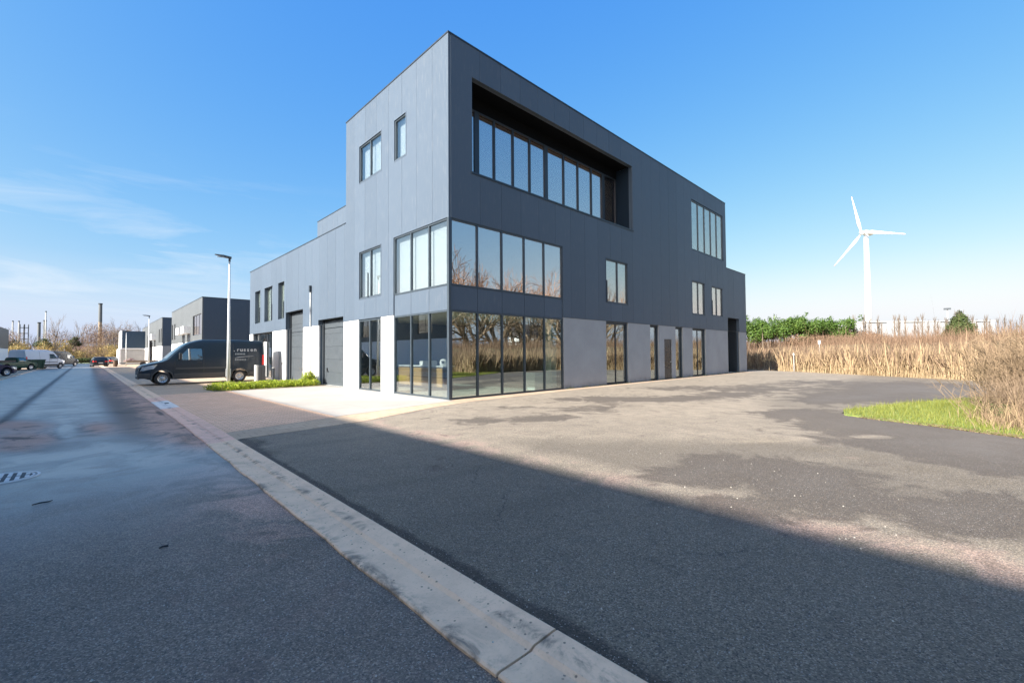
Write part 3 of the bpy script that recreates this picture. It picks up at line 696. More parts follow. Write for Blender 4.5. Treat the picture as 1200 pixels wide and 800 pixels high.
mb = MB(); FB(mb, 'R', 6.22, 29.9, -0.05, 0.024, -0.09, -0.02); FB(mb, 'L', 3.8, 25.7, -0.05, 0.024, -0.09, -0.02); mb.build('plinth', M['trim'], bd)
FB(MB(), 'R', 6.22, 29.9, ZC - 0.011, ZC - 0.001, -0.05, -0.002).build('drip_flashing', M['trim'], bd)
FB(MB(), 'L', 3.8, 25.7, ZC - 0.011, ZC - 0.001, -0.05, -0.002).build('drip_flashing', M['frame'], bd)

def window(pl, a0, a1, z0, z1, mull, o=-0.03, fr=0.06, dep=0.09, glass='glass', rails=(), surround=0.0, parent=bd, fmat='frame', name='window', tops=True):
    """frame with its panes as children; mull: list of mullion centres"""
    mb = MB()
    FB(mb, pl, a0, a1, z1 - fr, z1, o - dep, o); FB(mb, pl, a0, a1, z0, z0 + fr, o - dep, o)
    FB(mb, pl, a0, a0 + fr, z0 + fr, z1 - fr, o - dep, o); FB(mb, pl, a1 - fr, a1, z0 + fr, z1 - fr, o - dep, o)
    for c in mull: FB(mb, pl, c - fr * .55, c + fr * .55, z0 + fr, z1 - fr, o - dep, o + 0.001)
    w = mb.build(name, M[fmat], parent)
    if surround:
        sb = MB(); e = surround
        FB(sb, pl, a0 - e, a1 + e, z1, z1 + e, -0.06, 0.012); FB(sb, pl, a0 - e, a1 + e, z0 - e, z0, -0.06, 0.012)
        FB(sb, pl, a0 - e, a0, z0, z1, -0.06, 0.012); FB(sb, pl, a1, a1 + e, z0, z1, -0.06, 0.012)
        sb.build('frame', M['clad'], w)
    ed = [a0 + fr] + [x for c in mull for x in (c - fr * .55, c + fr * .55)] + [a1 - fr]
    for i in range(0, len(ed), 2):
        FB(MB(), pl, ed[i], ed[i + 1], z0 + fr, z1 - fr, o - dep * .6, o - dep * .45).build('pane', M[glass], w)
    for (r0, r1, rz0, rz1) in rails:
        rb = MB(); FB(rb, pl, r0 - .03, r0, rz0 - .02, rz1 + .03, 0.0, 0.05); rb.build('railing_post', M['trim'], w)
    return w

# glazed corner: ground floor, spandrels, first floor on both facades, one corner post
LM = [1.285, 2.53]; RM = [1.32, 2.55, 3.79, 5.0]
window('L', 0.10, 3.80, 0.02, 3.14, LM, glass='glass_clear'); window('R', 0.10, 6.22, 0.02, 3.14, RM, glass='glass')
MB().box(10.9, 12.2, 1.25, 1.27, 8.3, 11.2).build('blind', simple('cream_blind', (0.8, 0.76, 0.6, 1), .8, var=.04), bd)
window('L', 0.10, 3.80, 4.0, 6.36, LM, glass='glass_blind'); window('R', 0.10, 6.22, 4.0, 6.36, RM, glass='glass_ribbon')
for pl, ed in (('L', [0.10] + LM + [3.80]), ('R', [0.10] + RM + [6.22])):
    for p, q in zip(ed, ed[1:]):
        FB(MB(), pl, p + 0.008, q - 0.008, 3.148, 3.992, -0.11, -0.045).build('spandrel_panel', M['clad'], bd)
MB().box(0.0, 0.10, 0.0, 0.10, 0.0, 6.36).build('corner_post', M['frame'], bd)
# other windows, left facade
window('L', 4.90, 6.99, 0.02, 3.16, [5.95], glass='glass_clear')
window('L', 4.88, 6.92, 4.14, 6.28, [5.88], glass='glass_blind', surround=0.03, rails=((6.02, 6.9, 4.16, 5.2),))
window('L', 2.84, 3.73, 9.5, 11.18, [], glass='glass_blind', surround=0.04)
window('L', 4.86, 6.94, 9.5, 11.2, [5.9], glass='glass_blind', surround=0.04)
for a0, a1, mm in ((17.6, 18.78, []), (20.08, 21.86, [20.97]), (22.94, 24.24, [])):
    window('L', a0, a1, 3.95, 6.28, mm, o=-0.17, dep=0.05, fr=0.05, glass='glass_clear', rails=((a0 + .02, a1 - .02, 3.98, 5.0),))
window('L', 20.0, 24.86, 0.02, 3.18, [20.95, 21.8, 22.4, 23.6], o=-0.2, dep=0.05, glass='glass_clear', fmat='trim')
MB().box(0.12, 0.17, 21.82, 22.38, 0.1, 2.55).build('door', M['white'], bd, label='white glazed entrance door leaf')
# right facade
window('R', 9.62, 11.64, 4.14, 6.32, [10.7], glass='glass_up', surround=0.03, rails=((9.66, 10.62, 4.16, 5.2),))
window('R', 19.76, 25.16, 8.44, 11.76, [20.84, 21.92, 23.0, 24.08], glass='glass_up', fmat='frame')
window('R', 19.64, 21.64, 4.14, 6.33, [20.66], glass='glass_up', surround=0.03)
window('R', 22.89, 24.88, 4.22, 6.29, [23.85], glass='glass_up', surround=0.03, rails=((22.92, 23.8, 4.24, 5.26),))
for a0, a1, mm in ((9.61, 11.61, [10.62]), (14.01, 14.99, []), (17.16, 18.14, []), (19.63, 21.69, [20.66])):
    window('R', a0, a1, 0.05, 3.11, mm, o=-0.14, dep=0.06, fr=0.055, glass='glass', fmat='trim')
# recess with the long ribbon window
mb = MB()
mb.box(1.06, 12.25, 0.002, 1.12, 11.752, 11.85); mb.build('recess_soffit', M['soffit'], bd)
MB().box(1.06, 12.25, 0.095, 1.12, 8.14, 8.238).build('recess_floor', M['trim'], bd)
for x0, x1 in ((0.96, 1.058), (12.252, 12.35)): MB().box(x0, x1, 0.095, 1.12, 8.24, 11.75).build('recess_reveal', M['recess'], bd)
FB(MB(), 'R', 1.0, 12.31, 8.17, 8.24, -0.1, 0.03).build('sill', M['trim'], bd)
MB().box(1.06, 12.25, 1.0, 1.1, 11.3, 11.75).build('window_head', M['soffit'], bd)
rw = []
rwm = [2.12, 3.06, 4.15, 5.2, 6.3, 7.6, 8.73, 9.88, 10.98]
mb = MB()
mb.box(1.06, 12.25, 1.0, 1.09, 11.22, 11.299).box(1.06, 12.25, 1.0, 1.09, 8.24, 8.34)
for c in [1.1] + rwm + [12.2]:
    hw = 0.12 if c in (6.3, 10.98, 2.12) else 0.05
    mb.box(c - hw, c + hw, 0.999, 1.091, 8.34, 11.22)
w = mb.build('window', M['trim'], bd)
ed = [1.1] + rwm + [12.2]
for p, q in zip(ed, ed[1:]): MB().box(p + .05, q - .05, 1.04, 1.055, 8.34, 11.22).build('pane', M['glass_ribbon'], w)

# doors
def sect_door(pl, a0, a1, z1, o, mat, nsec=5, handle=True, name='garage_door'):
    d = empty(name); d.parent = bd
    for i in range(nsec):
        s = i * z1 / nsec; e = (i + 1) * z1 / nsec
        FB(MB(), pl, a0, a1, s + 0.004 + 0.02 * (i == 0), e - 0.004, o - 0.05, o).build('door_section', mat, d)
    if handle: mb = MB(); FB(mb, pl, a1 - 0.5, a1 - 0.42, 0.75, 0.9, o, o + 0.05); FB(mb, pl, a1 - 0.6, a1 - 0.42, 0.7, 0.74, o, o + 0.04); mb.build('handle', M['black'], d)
    return d
sect_door('L', 8.66, 11.86, 3.4, -0.33, M['door'])
sect_door('L', 14.2, 17.25, 4.2, -0.34, M['door'], 6, handle=False)
sect_door('R', 25.85, 28.3, 4.2, -0.8, M['leafdoor'], 6, handle=False)
for (a0, a1, z1) in ((8.66, 11.86, 3.47), (14.2, 17.25, 4.26)):
    MB().box(0.092, 0.36, a1 + 0.001, a1 + 0.10, 0, 3.19).build('reveal', M['conc_grey'], bd)
    MB().box(0.092, 0.36, a0 - 0.10, a0 - 0.001, 0, 3.19).build('reveal', M['conc_grey'], bd)
    if z1 > 3.3:
        mb = MB(); mb.box(0.092, 0.36, a1 + 0.001, a1 + .1, 3.2, z1).box(0.092, .36, a0 - .1, a0 - .001, 3.2, z1).box(0.092, 0.36, a0 - .1, a1 + .1, z1 + .001, z1 + .1); mb.build('door_head', M['trim'], bd)
    FB(MB(), 'L', a1 - 0.06, a1 - 0.002, 0, z1 - .02, -0.32, -0.26).build('guide_rail', M['trim'], bd)
mb = MB(); mb.box(25.75, 25.849, 0.092, 0.85, 0, 4.22).box(28.301, 28.4, 0.092, 0.85, 0, 4.22).box(25.75, 28.4, 0.002, 0.85, 4.221, 4.32); mb.build('reveal', M['trim'], bd)
d = FB(MB(), 'L', 17.79, 18.73, 0.03, 2.36, -0.07, -0.03).build('door', M['door_white'], bd, label='pale grey service door')
FB(MB(), 'L', 17.86, 17.9, 1.0, 1.14, -0.03, 0.02).build('handle', M['black'], d)
d = FB(MB(), 'R', 15.67, 16.61, 0.03, 2.39, -0.09, -0.05).build('door', M['door_dark'], bd, label='dark service door in the concrete wall')
FB(MB(), 'R', 16.44, 16.54, 1.02, 1.06, -0.05, 0.0).build('handle', M['galv'], d)
# downpipe and unit joint
mb = MB(); mb.tube([(-0.05, 12.9, 0.1), (-0.05, 12.9, 5.1)], 0.035, 8); mb.build('downpipe', M['galv'], bd)
MB().box(-0.12, -0.004, 12.83, 12.97, 5.1, 5.45).build('rainwater_head', M['trim'], bd)

# parapet caps
mb = MB()
mb.box(-0.02, 25.78, -0.02, 0.30, H + .001, H + 0.055).box(-0.02, 0.30, 0.301, 8.42, H + .001, H + .055).box(0.301, 25.78, 8.12, 8.42, H + .001, H + .055).box(25.48, 25.78, .301, 8.119, H + .001, H + .055)
mb.box(-0.02, 0.30, 8.421, 25.78, HL + .001, HL + .045).box(25.781, 29.94, -0.02, 0.3, HL + .001, HL + .045).box(29.64, 29.94, .301, 25.78, HL + .001, HL + .045).box(0.301, 29.6, 25.48, 25.78, HL + .001, HL + .045)
mb.build('parapet_cap', M['trim'], bd)
# rear and hidden walls, the set-back upper volume
for i in range(8):
    y0 = 0.1 + i * 3.21; MB().box(29.83, 29.92, y0 + 0.004, y0 + 3.2, 0, HL).build('panel', M['clad'], bd)
for i in range(9):
    x0 = 0.1 + i * 3.3; MB().box(x0 + .004, x0 + 3.296, 25.67, 25.76, 0, HL).build('panel', M['clad'], bd)
mb = MB(); mb.box(0.1, 25.65, 8.3, 8.395, HL - .5, H - .01).box(25.66, 25.755, .1, 8.395, HL - .5, H); mb.build('rear_cladding', M['clad'], bd)
pv = MB().box(5.04, 25.7, 17.4, 25.7, HL - .2, H).build('roof_block', M['clad'], bd)
MB().box(5.0, 25.74, 17.36, 25.74, H + .001, H + .06).build('parapet_cap', M['trim'], pv)
for i in range(8): MB().box(5.02, 5.039, 17.42 + i * 1.04, 18.45 + i * 1.04, HL, H - .01).build('panel', M['clad'], pv)
# slabs, ceilings, partitions
mb = MB(); mb.box(0.12, 25.5, 0.23, 8.4, 3.25, 3.9).box(0.7, 25.5, 8.401, 25.6, 3.25, 3.9).box(25.501, 29.7, 1.0, 25.6, 3.25, 3.9).box(0.12, 25.6, 0.23, 8.28, 6.9, 8.1); mb.build('floor_slab', M['ceil'], bd)
mb = MB(); mb.box(0.12, 0.225, 0.12, 8.28, 3.18, 3.98).box(0.226, 25.6, 0.12, .225, 3.18, 3.98); mb.build('slab_edge', M['trim'], bd)
mb = MB(); mb.box(0.23, 29.7, 8.41, 25.6, 7.3, 7.5).box(25.77, 29.7, 0.23, 8.4, 7.3, 7.5).box(0.23, 25.6, 0.23, 8.28, 12.3, 12.5); mb.build('roof_slab', M['ceil'], bd)
MB().box(0.12, 29.7, 0.12, 25.6, -0.3, 0.012).build('ground_slab', simple('pale_floor', (0.55, 0.56, 0.52, 1), 0.35, var=0.06, scale=1.0), bd)
mb = MB(); mb.box(0.3, 25.5, 8.1, 8.2, 0.013, 3.24).box(7.4, 7.5, 0.3, 8.09, 0.013, 3.24).box(16.0, 16.1, 0.3, 8.09, 0.013, 3.24).box(0.3, 29, 8.41, 8.5, .013, 3.24).box(8.0, 8.1, 8.51, 25, .013, 3.24); mb.build('partition', M['inner_dark'], bd)
mb = MB(); mb.box(0.3, 25.5, 5.0, 5.1, 3.901, 6.89).box(6.6, 6.7, 0.3, 4.99, 3.901, 6.89).box(0.3, 25.5, 2.6, 2.7, 8.101, 12.29).box(13, 13.1, .3, 2.59, 8.101, 12.29).box(5, 5.1, 8.5, 25.5, 3.901, 7.29); mb.build('partition', M['inner'], bd)
MB().box(5.75, 6.1, 0.32, 0.7, 0.013, 3.24).build('column', M['white'], bd)
MB().box(5.1, 6.0, 0.72, 1.3, 0.013, 0.75).build('plinth_block', M['white'], bd)
# blinds drawn behind the upper left windows
for (y0, y1, z0, z1) in ((2.86, 3.7, 9.5, 11.18), (4.88, 6.9, 9.5, 11.2), (4.95, 6.9, 4.1, 6.3), (0.3, 3.75, 4.0, 6.36), (17.5, 18.9, 3.92, 6.35), (20.0, 22, 3.92, 6.35), (22.8, 24.4, 3.92, 6.35)):
    MB().box(0.25, 0.262, y0, y1, z0, z1).build('blind', M['inner'], bd)

# shop counter, sign and things inside the corner room: they stand on the floor, so they are things
ct = empty('shop_counter', (0, 0, 0.012), label='long pale wooden counter with inset panels inside the glazed corner room', cat='counter')
MB().box(2.0, 2.65, 3.2, 7.4, 1.03, 1.07).build('counter_top', M['white'], ct)
MB().box(2.06, 2.6, 3.25, 7.35, 0.12, 1.028).build('carcass', M['trim'], ct)
for y0, y1 in ((3.3, 4.25), (4.35, 5.6), (5.7, 7.0)): MB().box(2.03, 2.058, y0, y1, 0.16, 0.98).build('panel', M['oak'], ct)
MB().box(2.0, 2.6, 7.36, 7.48, 0.0, 1.02).build('side_panel', simple('pale_birch', (0.62, 0.5, 0.3, 1), 0.5), ct)
for (y, n_, lab, cat, s) in ((4.9, 'box', 'white box on the wooden counter, left one', 'box', (.3, .2)), (4.2, 'box', 'cream box on the wooden counter beside the mullion', 'box', (.26, .22))):
    MB().box(2.1, 2.4, y, y + s[0], 1.084, 1.084 + s[1]).build(n_, M['white'], label=lab, cat=cat, bevel=0.02)
cm = empty('coffee_machine', (2.3, 3.6, 1.083), label='rounded white coffee machine on the wooden counter', cat='coffee machine')
MB().tube([(0, -.02, 0), (0, -.02, .16), (0, -.02, .26), (0, -.02, .3)], [.15, .17, .14, .06], 16).build('body', M['white'], cm, smooth=True)
MB().box(-.15, -.1, -.2, .12, .1, .22).build('front', M['black'], cm)
sg = empty('wall_sign', (4.0, 7.9, 2.92), label='pale rectangular sign panel hanging inside the corner room', cat='sign')
MB().box(-0.02, 0.02, -0.72, 0.62, -0.16, 0.16).build('board', M['galv'], sg)
MB().box(-0.028, -0.0205, -0.3, 0.4, -0.075, -0.035).build('lettering', M['trim'], sg)
MB().box(-0.028, -0.0205, 0.42, 0.47, -0.02, 0.10).build('lettering', M['trim'], sg)
mb = MB(); mb.box(-.01, .01, -.5, -.48, .16, .32).box(-.01, .01, .4, .42, .16, .32); mb.build('hanger', M['trim'], sg)

# ------------------------------------------------------------------ neighbouring units
def unit_building(y0, y1, x0, x1, h, items, label, doorways=(), name='commercial_building', side_windows=()):
    r = empty(name, (x0, y0, 0), label=label, cat='building')
    Ly = y1 - y0; Lx = x1 - x0
    n = max(1, int(Ly / 2.15)); st = Ly / n
    for i in range(n):
        for g in pieces(subtract(i * st + .006, (i + 1) * st - .006, 3.3, h, [t[:4] for t in items] + list(doorways))):
            mb = MB()
            for (a, b, c, d_) in g: mb.box(0.0, 0.12, a, b, c, d_)
            mb.build('panel', M['clad2'], r)
        mb = MB()
        for (a, b, c, d_) in subtract(i * st + .004, (i + 1) * st - .004, 0.0, 3.285, [t[:4] for t in items] + list(doorways)): mb.box(0.02, 0.12, a, b, c, d_)
        if mb.f: mb.build('concrete_panel', M['conc_white'], r)
    nx = max(1, int(Lx / 2.15)); sx_ = Lx / nx
    for i in range(nx):
        MB().box(i * sx_ + (.121 if i == 0 else .004), (i + 1) * sx_ - .004, 0, .12, 3.3, h).build('panel', M['clad'], r)
        MB().box(i * sx_ + (.121 if i == 0 else .003), (i + 1) * sx_ - .003, 0.02, .12, 0, 3.285).build('concrete_panel', M['conc'], r)
    mb = MB(); mb.box(0.13, Lx, Ly - .12, Ly, 0, h).box(Lx - .12, Lx, .13, Ly - .13, 0, h).box(.13, Lx - .13, .13, Ly - .13, h - .4, h - .2); mb.build('rear_wall', M['clad'], r)
    MB().box(-.03, Lx + .02, -.03, Ly + .02, h + .001, h + .06).build('parapet_cap', M['frame'], r)
    for (a, b, c, d_, *nm) in items:
        w = MB(); w.box(.07, .12, a, b, c, c + .06).box(.07, .12, a, b, d_ - .06, d_).box(.07, .12, a, a + .06, c + .06, d_ - .06).box(.07, .12, b - .06, b, c + .06, d_ - .06)
        k = nm[0] if nm else 0
        for j in range(1, k): m_ = a + (b - a) * j / k; w.box(.07, .12, m_ - .03, m_ + .03, c + .06, d_ - .06)
        w = w.build('window', M['trim'], r)
        k = max(k, 1)
        for j in range(k): MB().box(.09, .1, a + (b - a) * j / k + .04, a + (b - a) * (j + 1) / k - .04, c + .06, d_ - .06).build('pane', M['glass_up'], w)
    for (a, b, c, d_) in doorways: MB().box(.05, .1, a, b, c + .01, d_).build('door', M['door_dark'], r)
    return r
ub = unit_building(45.05, 68.7, 0.0, 26, HL, [(0.4, 5.8, 3.95, 6.25, 3), (19.9, 20.9, 3.9, 6.1), (22.2, 23.3, 3.9, 6.1)],
    'grey clad industrial unit with dark end wall right behind the parked dark van', [(7.3, 9.6, 0, 4.2), (11.4, 13.4, 0, 4.2), (16, 17.2, 0, 2.4)])
for y in (8.4, 12.4): MB().box(-0.7, 0.0, y - 1.0, y + 1.3, 4.3, 5.15).build('canopy_box', M['white'], ub)
MB().box(-.2, 0, 15.6, 15.9, 4.9, 5.1).build('wall_light', M['trim'], ub)
uc = unit_building(80.0, 104.0, 0.0, 26, HL, [(0.8, 1.9, 3.9, 6.2), (3.3, 4.6, 3.9, 6.2)], 'farther grey clad industrial unit with white base at the street end', [(9.5, 11.5, 0, 4.2), (14.5, 17.5, 0, 4.2)])
for y in (10.5,): MB().box(-0.6, 0.0, y - 1.0, y + 1.3, 4.5, 5.6).build('canopy_box', M['white'], uc)
ud = unit_building(104.1, 116.0, 0.0, 20, HL - .3, [(5, 6.5, 3.9, 6.2)], 'last grey clad unit joined to the farther one, partly behind the lamp post', [(2, 4, 0, 3)])
# navy clad block that closes the street
nb = empty('navy_block', (-4.35, 96, 0), label='small block with navy upper cladding over a grey base at the street end', cat='building')
MB().box(0, 3.4, 0, 8, 0, 2.85).build('base_wall', M['conc_grey'], nb)
MB().box(0.12, 3.4, -0.15, 8, 3.12, 6.28).build('navy_panel', simple('navy_cladding', (0.022, 0.05, 0.085, 1), 0.4), nb)
MB().box(-.02, .119, -0.16, 8, 3.0, 6.3).build('corner_trim', M['conc_white'], nb)
MB().box(-.02, 3.4, -0.17, 8, 2.9, 3.1).build('sill_band', M['conc_white'], nb)
MB().box(-.3, -.01, -.1, 8, 0, 2.95).build('side_wall', M['conc_white'], nb)
# units across the road: their roof line throws the shadow over the foreground
west = [unit_building(-34, 11.98, -36, -18.0, 8.0, [(3, 6, 3.9, 6.2, 2), (12, 15, 3.9, 6.2, 2), (24, 27, 3.9, 6.2, 2), (38, 41, 3.9, 6.2, 2)], 'long dark clad unit across the road, outside the left edge', [(8, 11, 0, 4.2), (18, 21, 0, 4.2), (33, 36, 0, 4.2)]),
        unit_building(12.02, 73, -36, -18.0, 8.0, [(3, 6, 3.9, 6.2, 2), (16, 19, 3.9, 6.2, 2), (30, 33, 3.9, 6.2, 2), (44, 47, 3.9, 6.2, 2)], 'second dark clad unit across the road, reflected in the shop windows', [(8, 11, 0, 4.2)])]
for r in west:     # these face the road with their east side, so mirror them
    r.scale.x = -1; r.location.x = -18.0
uw = unit_building(80, 126, -40, -20.4, 7.2, [(20, 23, 3.6, 5.6, 2)], 'grey unit with white base at the far left edge beyond the parked cars', [(30, 33, 0, 3)])
uw.scale.x = -1; uw.location.x = -20.6

# ------------------------------------------------------------------ street lamps
def street_lamp(loc, h, label, rz=0.0, arm=0.62, r0=0.085):
    t = empty('street_lamp', loc, rz, label, 'street lamp', 'street lamps along the road')
    MB().tube([(0, 0, 0), (0, 0, 2.4), (0, 0, h - .15)], [r0, r0 * .8, r0 * .42], 14).build('post', M['galv'], t, smooth=True)
    MB().tube([(0, 0, h - .16), (0, 0, h + .06)], .048, 10).build('spigot', M['trim'], t)
    mb = MB(); mb.add([(0.08, -.05, h - .02), (0.08, .05, h - .02), (0.08, .05, h + .09), (0.08, -.05, h + .09), (-arm * .45, -.11, h + .03), (-arm * .45, .11, h + .03), (-arm * .45, .11, h + .13), (-arm * .45, -.11, h + .13),
        (-arm, -.05, h + .10), (-arm, .05, h + .10), (-arm, .05, h + .135), (-arm, -.05, h + .135)],
        [(0, 3, 2, 1), (0, 1, 5, 4), (1, 2, 6, 5), (2, 3, 7, 6), (3, 0, 4, 7), (4, 5, 9, 8), (5, 6, 10, 9), (6, 7, 11, 10), (7, 4, 8, 11), (8, 9, 10, 11)])
    mb.build('lantern', M['frame'], t, bevel=0.01)
    MB().box(-arm * .85, -arm * .25, -.06, .06, h + .012, h + .03).build('lens', M['lamp_glass'], t)
    MB().box(-r0 - .012, r0 + .012, -.05, .05, .55, .95).build('access_door', M['galv'], t)
    return t
street_lamp((-3.9, 13.0, 0), 6.42, 'tall grey street lamp rising from the low hedge in front of the dark van')
street_lamp((-3.72, 54, 0), 6.25, 'smaller looking street lamp beside the white based units farther down')
street_lamp((-4.2, 85, 0), 5.75, 'farthest street lamp, in front of the navy block')

# ------------------------------------------------------------------ vehicles
def interp(tab, x):
    for (a, va), (b, vb) in zip(tab, tab[1:]):
        if x <= b: return va + (vb - va) * max(0, (x - a)) / max(1e-6, b - a)
    return tab[-1][1]

class Vehicle:
    """body lofted along its length; nose at local x=0, tail at x=L, left and right sides at -y / +y"""
    def __init__(s, L, W, top, wid, wheels, r, belt, tumble, zb=0.30):
        s.L, s.W, s.top, s.wid, s.wheels, s.r, s.belt, s.tum, s.zb0 = L, W, top, wid, wheels, r, belt, tumble, zb
    def zt(s, x): return interp(s.top, x)
    def zb(s, x):
        z = s.zb0 + (0.08 if x < 0.3 or x > s.L - 0.3 else 0)
        for wx in s.wheels:
            d = abs(x - wx); R = s.r + 0.09
            if d < R: z = max(z, s.r + math.sqrt(R * R - d * d))
        return z
    def hw(s, x, z):
        w = interp(s.wid, x) * s.W / 2
        if z > s.belt:
            t = (z - s.belt) / max(0.1, max(v for _, v in s.top) - s.belt); w -= s.tum * t ** 1.3
        if z < s.zb0 + .25: w -= 0.04 * (1 - (z - s.zb0) / .25)
        return w
    def body(s, mat, parent):
        xs = set(np.linspace(0, s.L, 26).round(3).tolist()) | {round(v, 3) for v, _ in s.top} | {0.03, 0.08, 0.16, s.L - .03, s.L - .1}
        for wx in s.wheels:
            R = s.r + 0.09
            xs |= {round(wx + R * math.cos(math.pi * k / 12), 3) for k in range(13)} | {round(wx - R - .004, 3), round(wx + R + .004, 3)}
        xs = sorted(x for x in xs if 0 <= x <= s.L)
        rings = []; K = None
        for x in xs:
            zb, zt = s.zb(x), s.zt(x); zb = min(zb, zt - .1)
            lev = [zb, zb + .04] + [zb + (zt - zb) * f for f in (.2, .4, .55, .7, .82, .91)] + [zt - .05, zt - .015]
            half = [(0.0, zb)] + [(-s.hw(x, z) + (0.03 if i == 0 else 0) + (0.05 if i == 9 else 0.015 if i == 8 else 0), z) for i, z in enumerate(lev)]
            half.append((-s.hw(x, zt) * .62, zt + .012)); half.append((0.0, zt + .02))
            full = half + [(-y, z) for y, z in reversed(half[1:-1])]
            rings.append([(x, y, z) for y, z in full]); K = len(full)
        vs = [p for r in rings for p in r]; fs = []
        for i in range(len(rings) - 1):
            for k in range(K): fs.append((i * K + k, (i + 1) * K + k, (i + 1) * K + (k + 1) % K, i * K + (k + 1) % K))
        fs += [tuple(range(K)), tuple((len(rings) - 1) * K + k for k in range(K - 1, -1, -1))]
        o = MB().add(vs, fs).build('body', mat, parent, smooth=True)
        try:
            o.data.set_sharp_from_angle(angle=R_(35))
        except Exception: pass
        return o
    def patch(s, name, mat, parent, poly, side=-1, off=0.008, n=6):
        """polygon given in (x, z) pinned onto the body side: top and bottom edges sampled"""
        (x0, za), (x1, zb_), (x2, zc), (x3, zd) = poly      # bottom-left, bottom-right, top-right, top-left
        vs = []; fs = []
        for j in range(n + 1):
            t = j / n; xl = x0 + (x3 - x0) * t; zl = za + (zd - za) * t; xr = x1 + (x2 - x1) * t; zr = zb_ + (zc - zb_) * t
            for i in range(n + 1):
                u = i / n; x = xl + (xr - xl) * u; z = zl + (zr - zl) * u
                vs.append((x, side * (s.hw(x, z) + off), z))
        N_ = len(vs); vs += [(x, y - side * 0.02, z) for x, y, z in vs]
        for j in range(n):
            for i in range(n):
                a = j * (n + 1) + i; fs.append((a, a + 1, a + n + 2, a + n + 1)); fs.append((N_ + a, N_ + a + n + 1, N_ + a + n + 2, N_ + a + 1))
        for i in range(n):
            for a, b in ((i, i + 1), (n * (n + 1) + i, n * (n + 1) + i + 1), (i * (n + 1), (i + 1) * (n + 1)), (i * (n + 1) + n, (i + 1) * (n + 1) + n)): fs.append((a, b, N_ + b, N_ + a))
        return MB().add(vs, fs).build(name, mat, parent, smooth=False)
    def screen(s, name, mat, parent, x0, x1, f0=.86, f1=.82, off=.022):
        vs = []; fs = []; n = 8; m = 8
        for j in range(n + 1):
            x = x0 + (x1 - x0) * j / n; z = s.zt(x); f = f0 + (f1 - f0) * j / n; w = s.hw(x, z) * f
            for i in range(m + 1):
                u = -1 + 2 * i / m
                vs.append((x - off * .7, u * w, z + off + .006 - .02 * u * u))
        for j in range(n):
            for i in range(m): a = j * (m + 1) + i; fs.append((a, a + 1, a + m + 2, a + m + 1))
        return MB().add(vs, fs).build(name, mat, parent, smooth=True)
    def add_wheels(s, parent, rimmat=None):
        for wx in s.wheels:
            for sd_ in (-1, 1):
                y = sd_ * (interp(s.wid, wx) * s.W / 2 - .02)
                w = empty('wheel', (wx, y, s.r)); w.parent = parent
                mb = MB(); prof = [(.0, s.r * .62), (-.01, s.r * .9), (.02, s.r * .985), (.05, s.r), (.18, s.r), (.22, s.r * .95), (.22, s.r * .5)]
                n = 28; vs = []; fs = []
                for k in range(n):
                    a = 2 * math.pi * k / n
                    for (d, rr) in prof: vs.append((rr * math.cos(a), sd_ * -d, rr * math.sin(a)))
                P = len(prof)
                for k in range(n):
                    for q in range(P - 1): a = k * P + q; b = ((k + 1) % n) * P + q; fs.append((a, a + 1, b + 1, b))
                MB().add(vs, fs).build('tyre', M['tyre'], w, smooth=True)
                mb = MB(); vs = []; fs = []
                pr = [(.035, .0), (.015, s.r * .16), (.035, s.r * .2), (.05, s.r * .34), (.03, s.r * .5), (.004, s.r * .6), (.0, s.r * .64)]
                P = len(pr)
                for k in range(n):
                    a = 2 * math.pi * k / n
                    for (d, rr) in pr: vs.append((rr * math.cos(a), sd_ * -d, rr * math.sin(a)))
                for k in range(n):
                    for q in range(P - 1): a = k * P + q; b = ((k + 1) % n) * P + q; fs.append((a, a + 1, b + 1, b))
                rm = MB().add(vs, fs).build('rim', rimmat or M['rim'], w, smooth=True)
                for k in range(10 if s.r > .35 and s.L < 6.1 else 0):
                    hb = MB()
                    a = 2 * math.pi * k / 10; c = (s.r * .42 * math.cos(a), 0, s.r * .42 * math.sin(a))
                    hb.tube([(c[0], sd_ * -.043, c[2]), (c[0], sd_ * -.02, c[2])], s.r * .055, 8); hb.build('vent_hole', M['black'], w)

def decal(text, size, mat, parent, loc, rot, name='lettering', bold=0.0):
    cu_ = bpy.data.curves.new(name, 'FONT'); cu_.body = text; cu_.size = size; cu_.extrude = 0.002; cu_.offset = bold; cu_.resolution_u = 3
    t = bpy.data.objects.new('tmp', cu_); COL.objects.link(t)
    me = bpy.data.meshes.new_from_object(t.evaluated_get(bpy.context.evaluated_depsgraph_get()))
    bpy.data.objects.remove(t); me.materials.clear(); me.materials.append(mat)
    o = link(bpy.data.objects.new(name, me)); o.parent = parent; o.location = loc; o.rotation_euler = rot
    return o
M['letter'] = simple('white_lettering', (0.42, 0.43, 0.44, 1), 0.5, var=0.03)
M['letter_grey'] = simple('grey_lettering', (0.22, 0.24, 0.25, 1), 0.5, var=0.05)
M['trimgrey'] = simple('grey_bumper_plastic', (0.05, 0.053, 0.056, 1), 0.55)
M['plate'] = simple('number_plate', (0.6, 0.6, 0.58, 1), 0.5, var=.02)

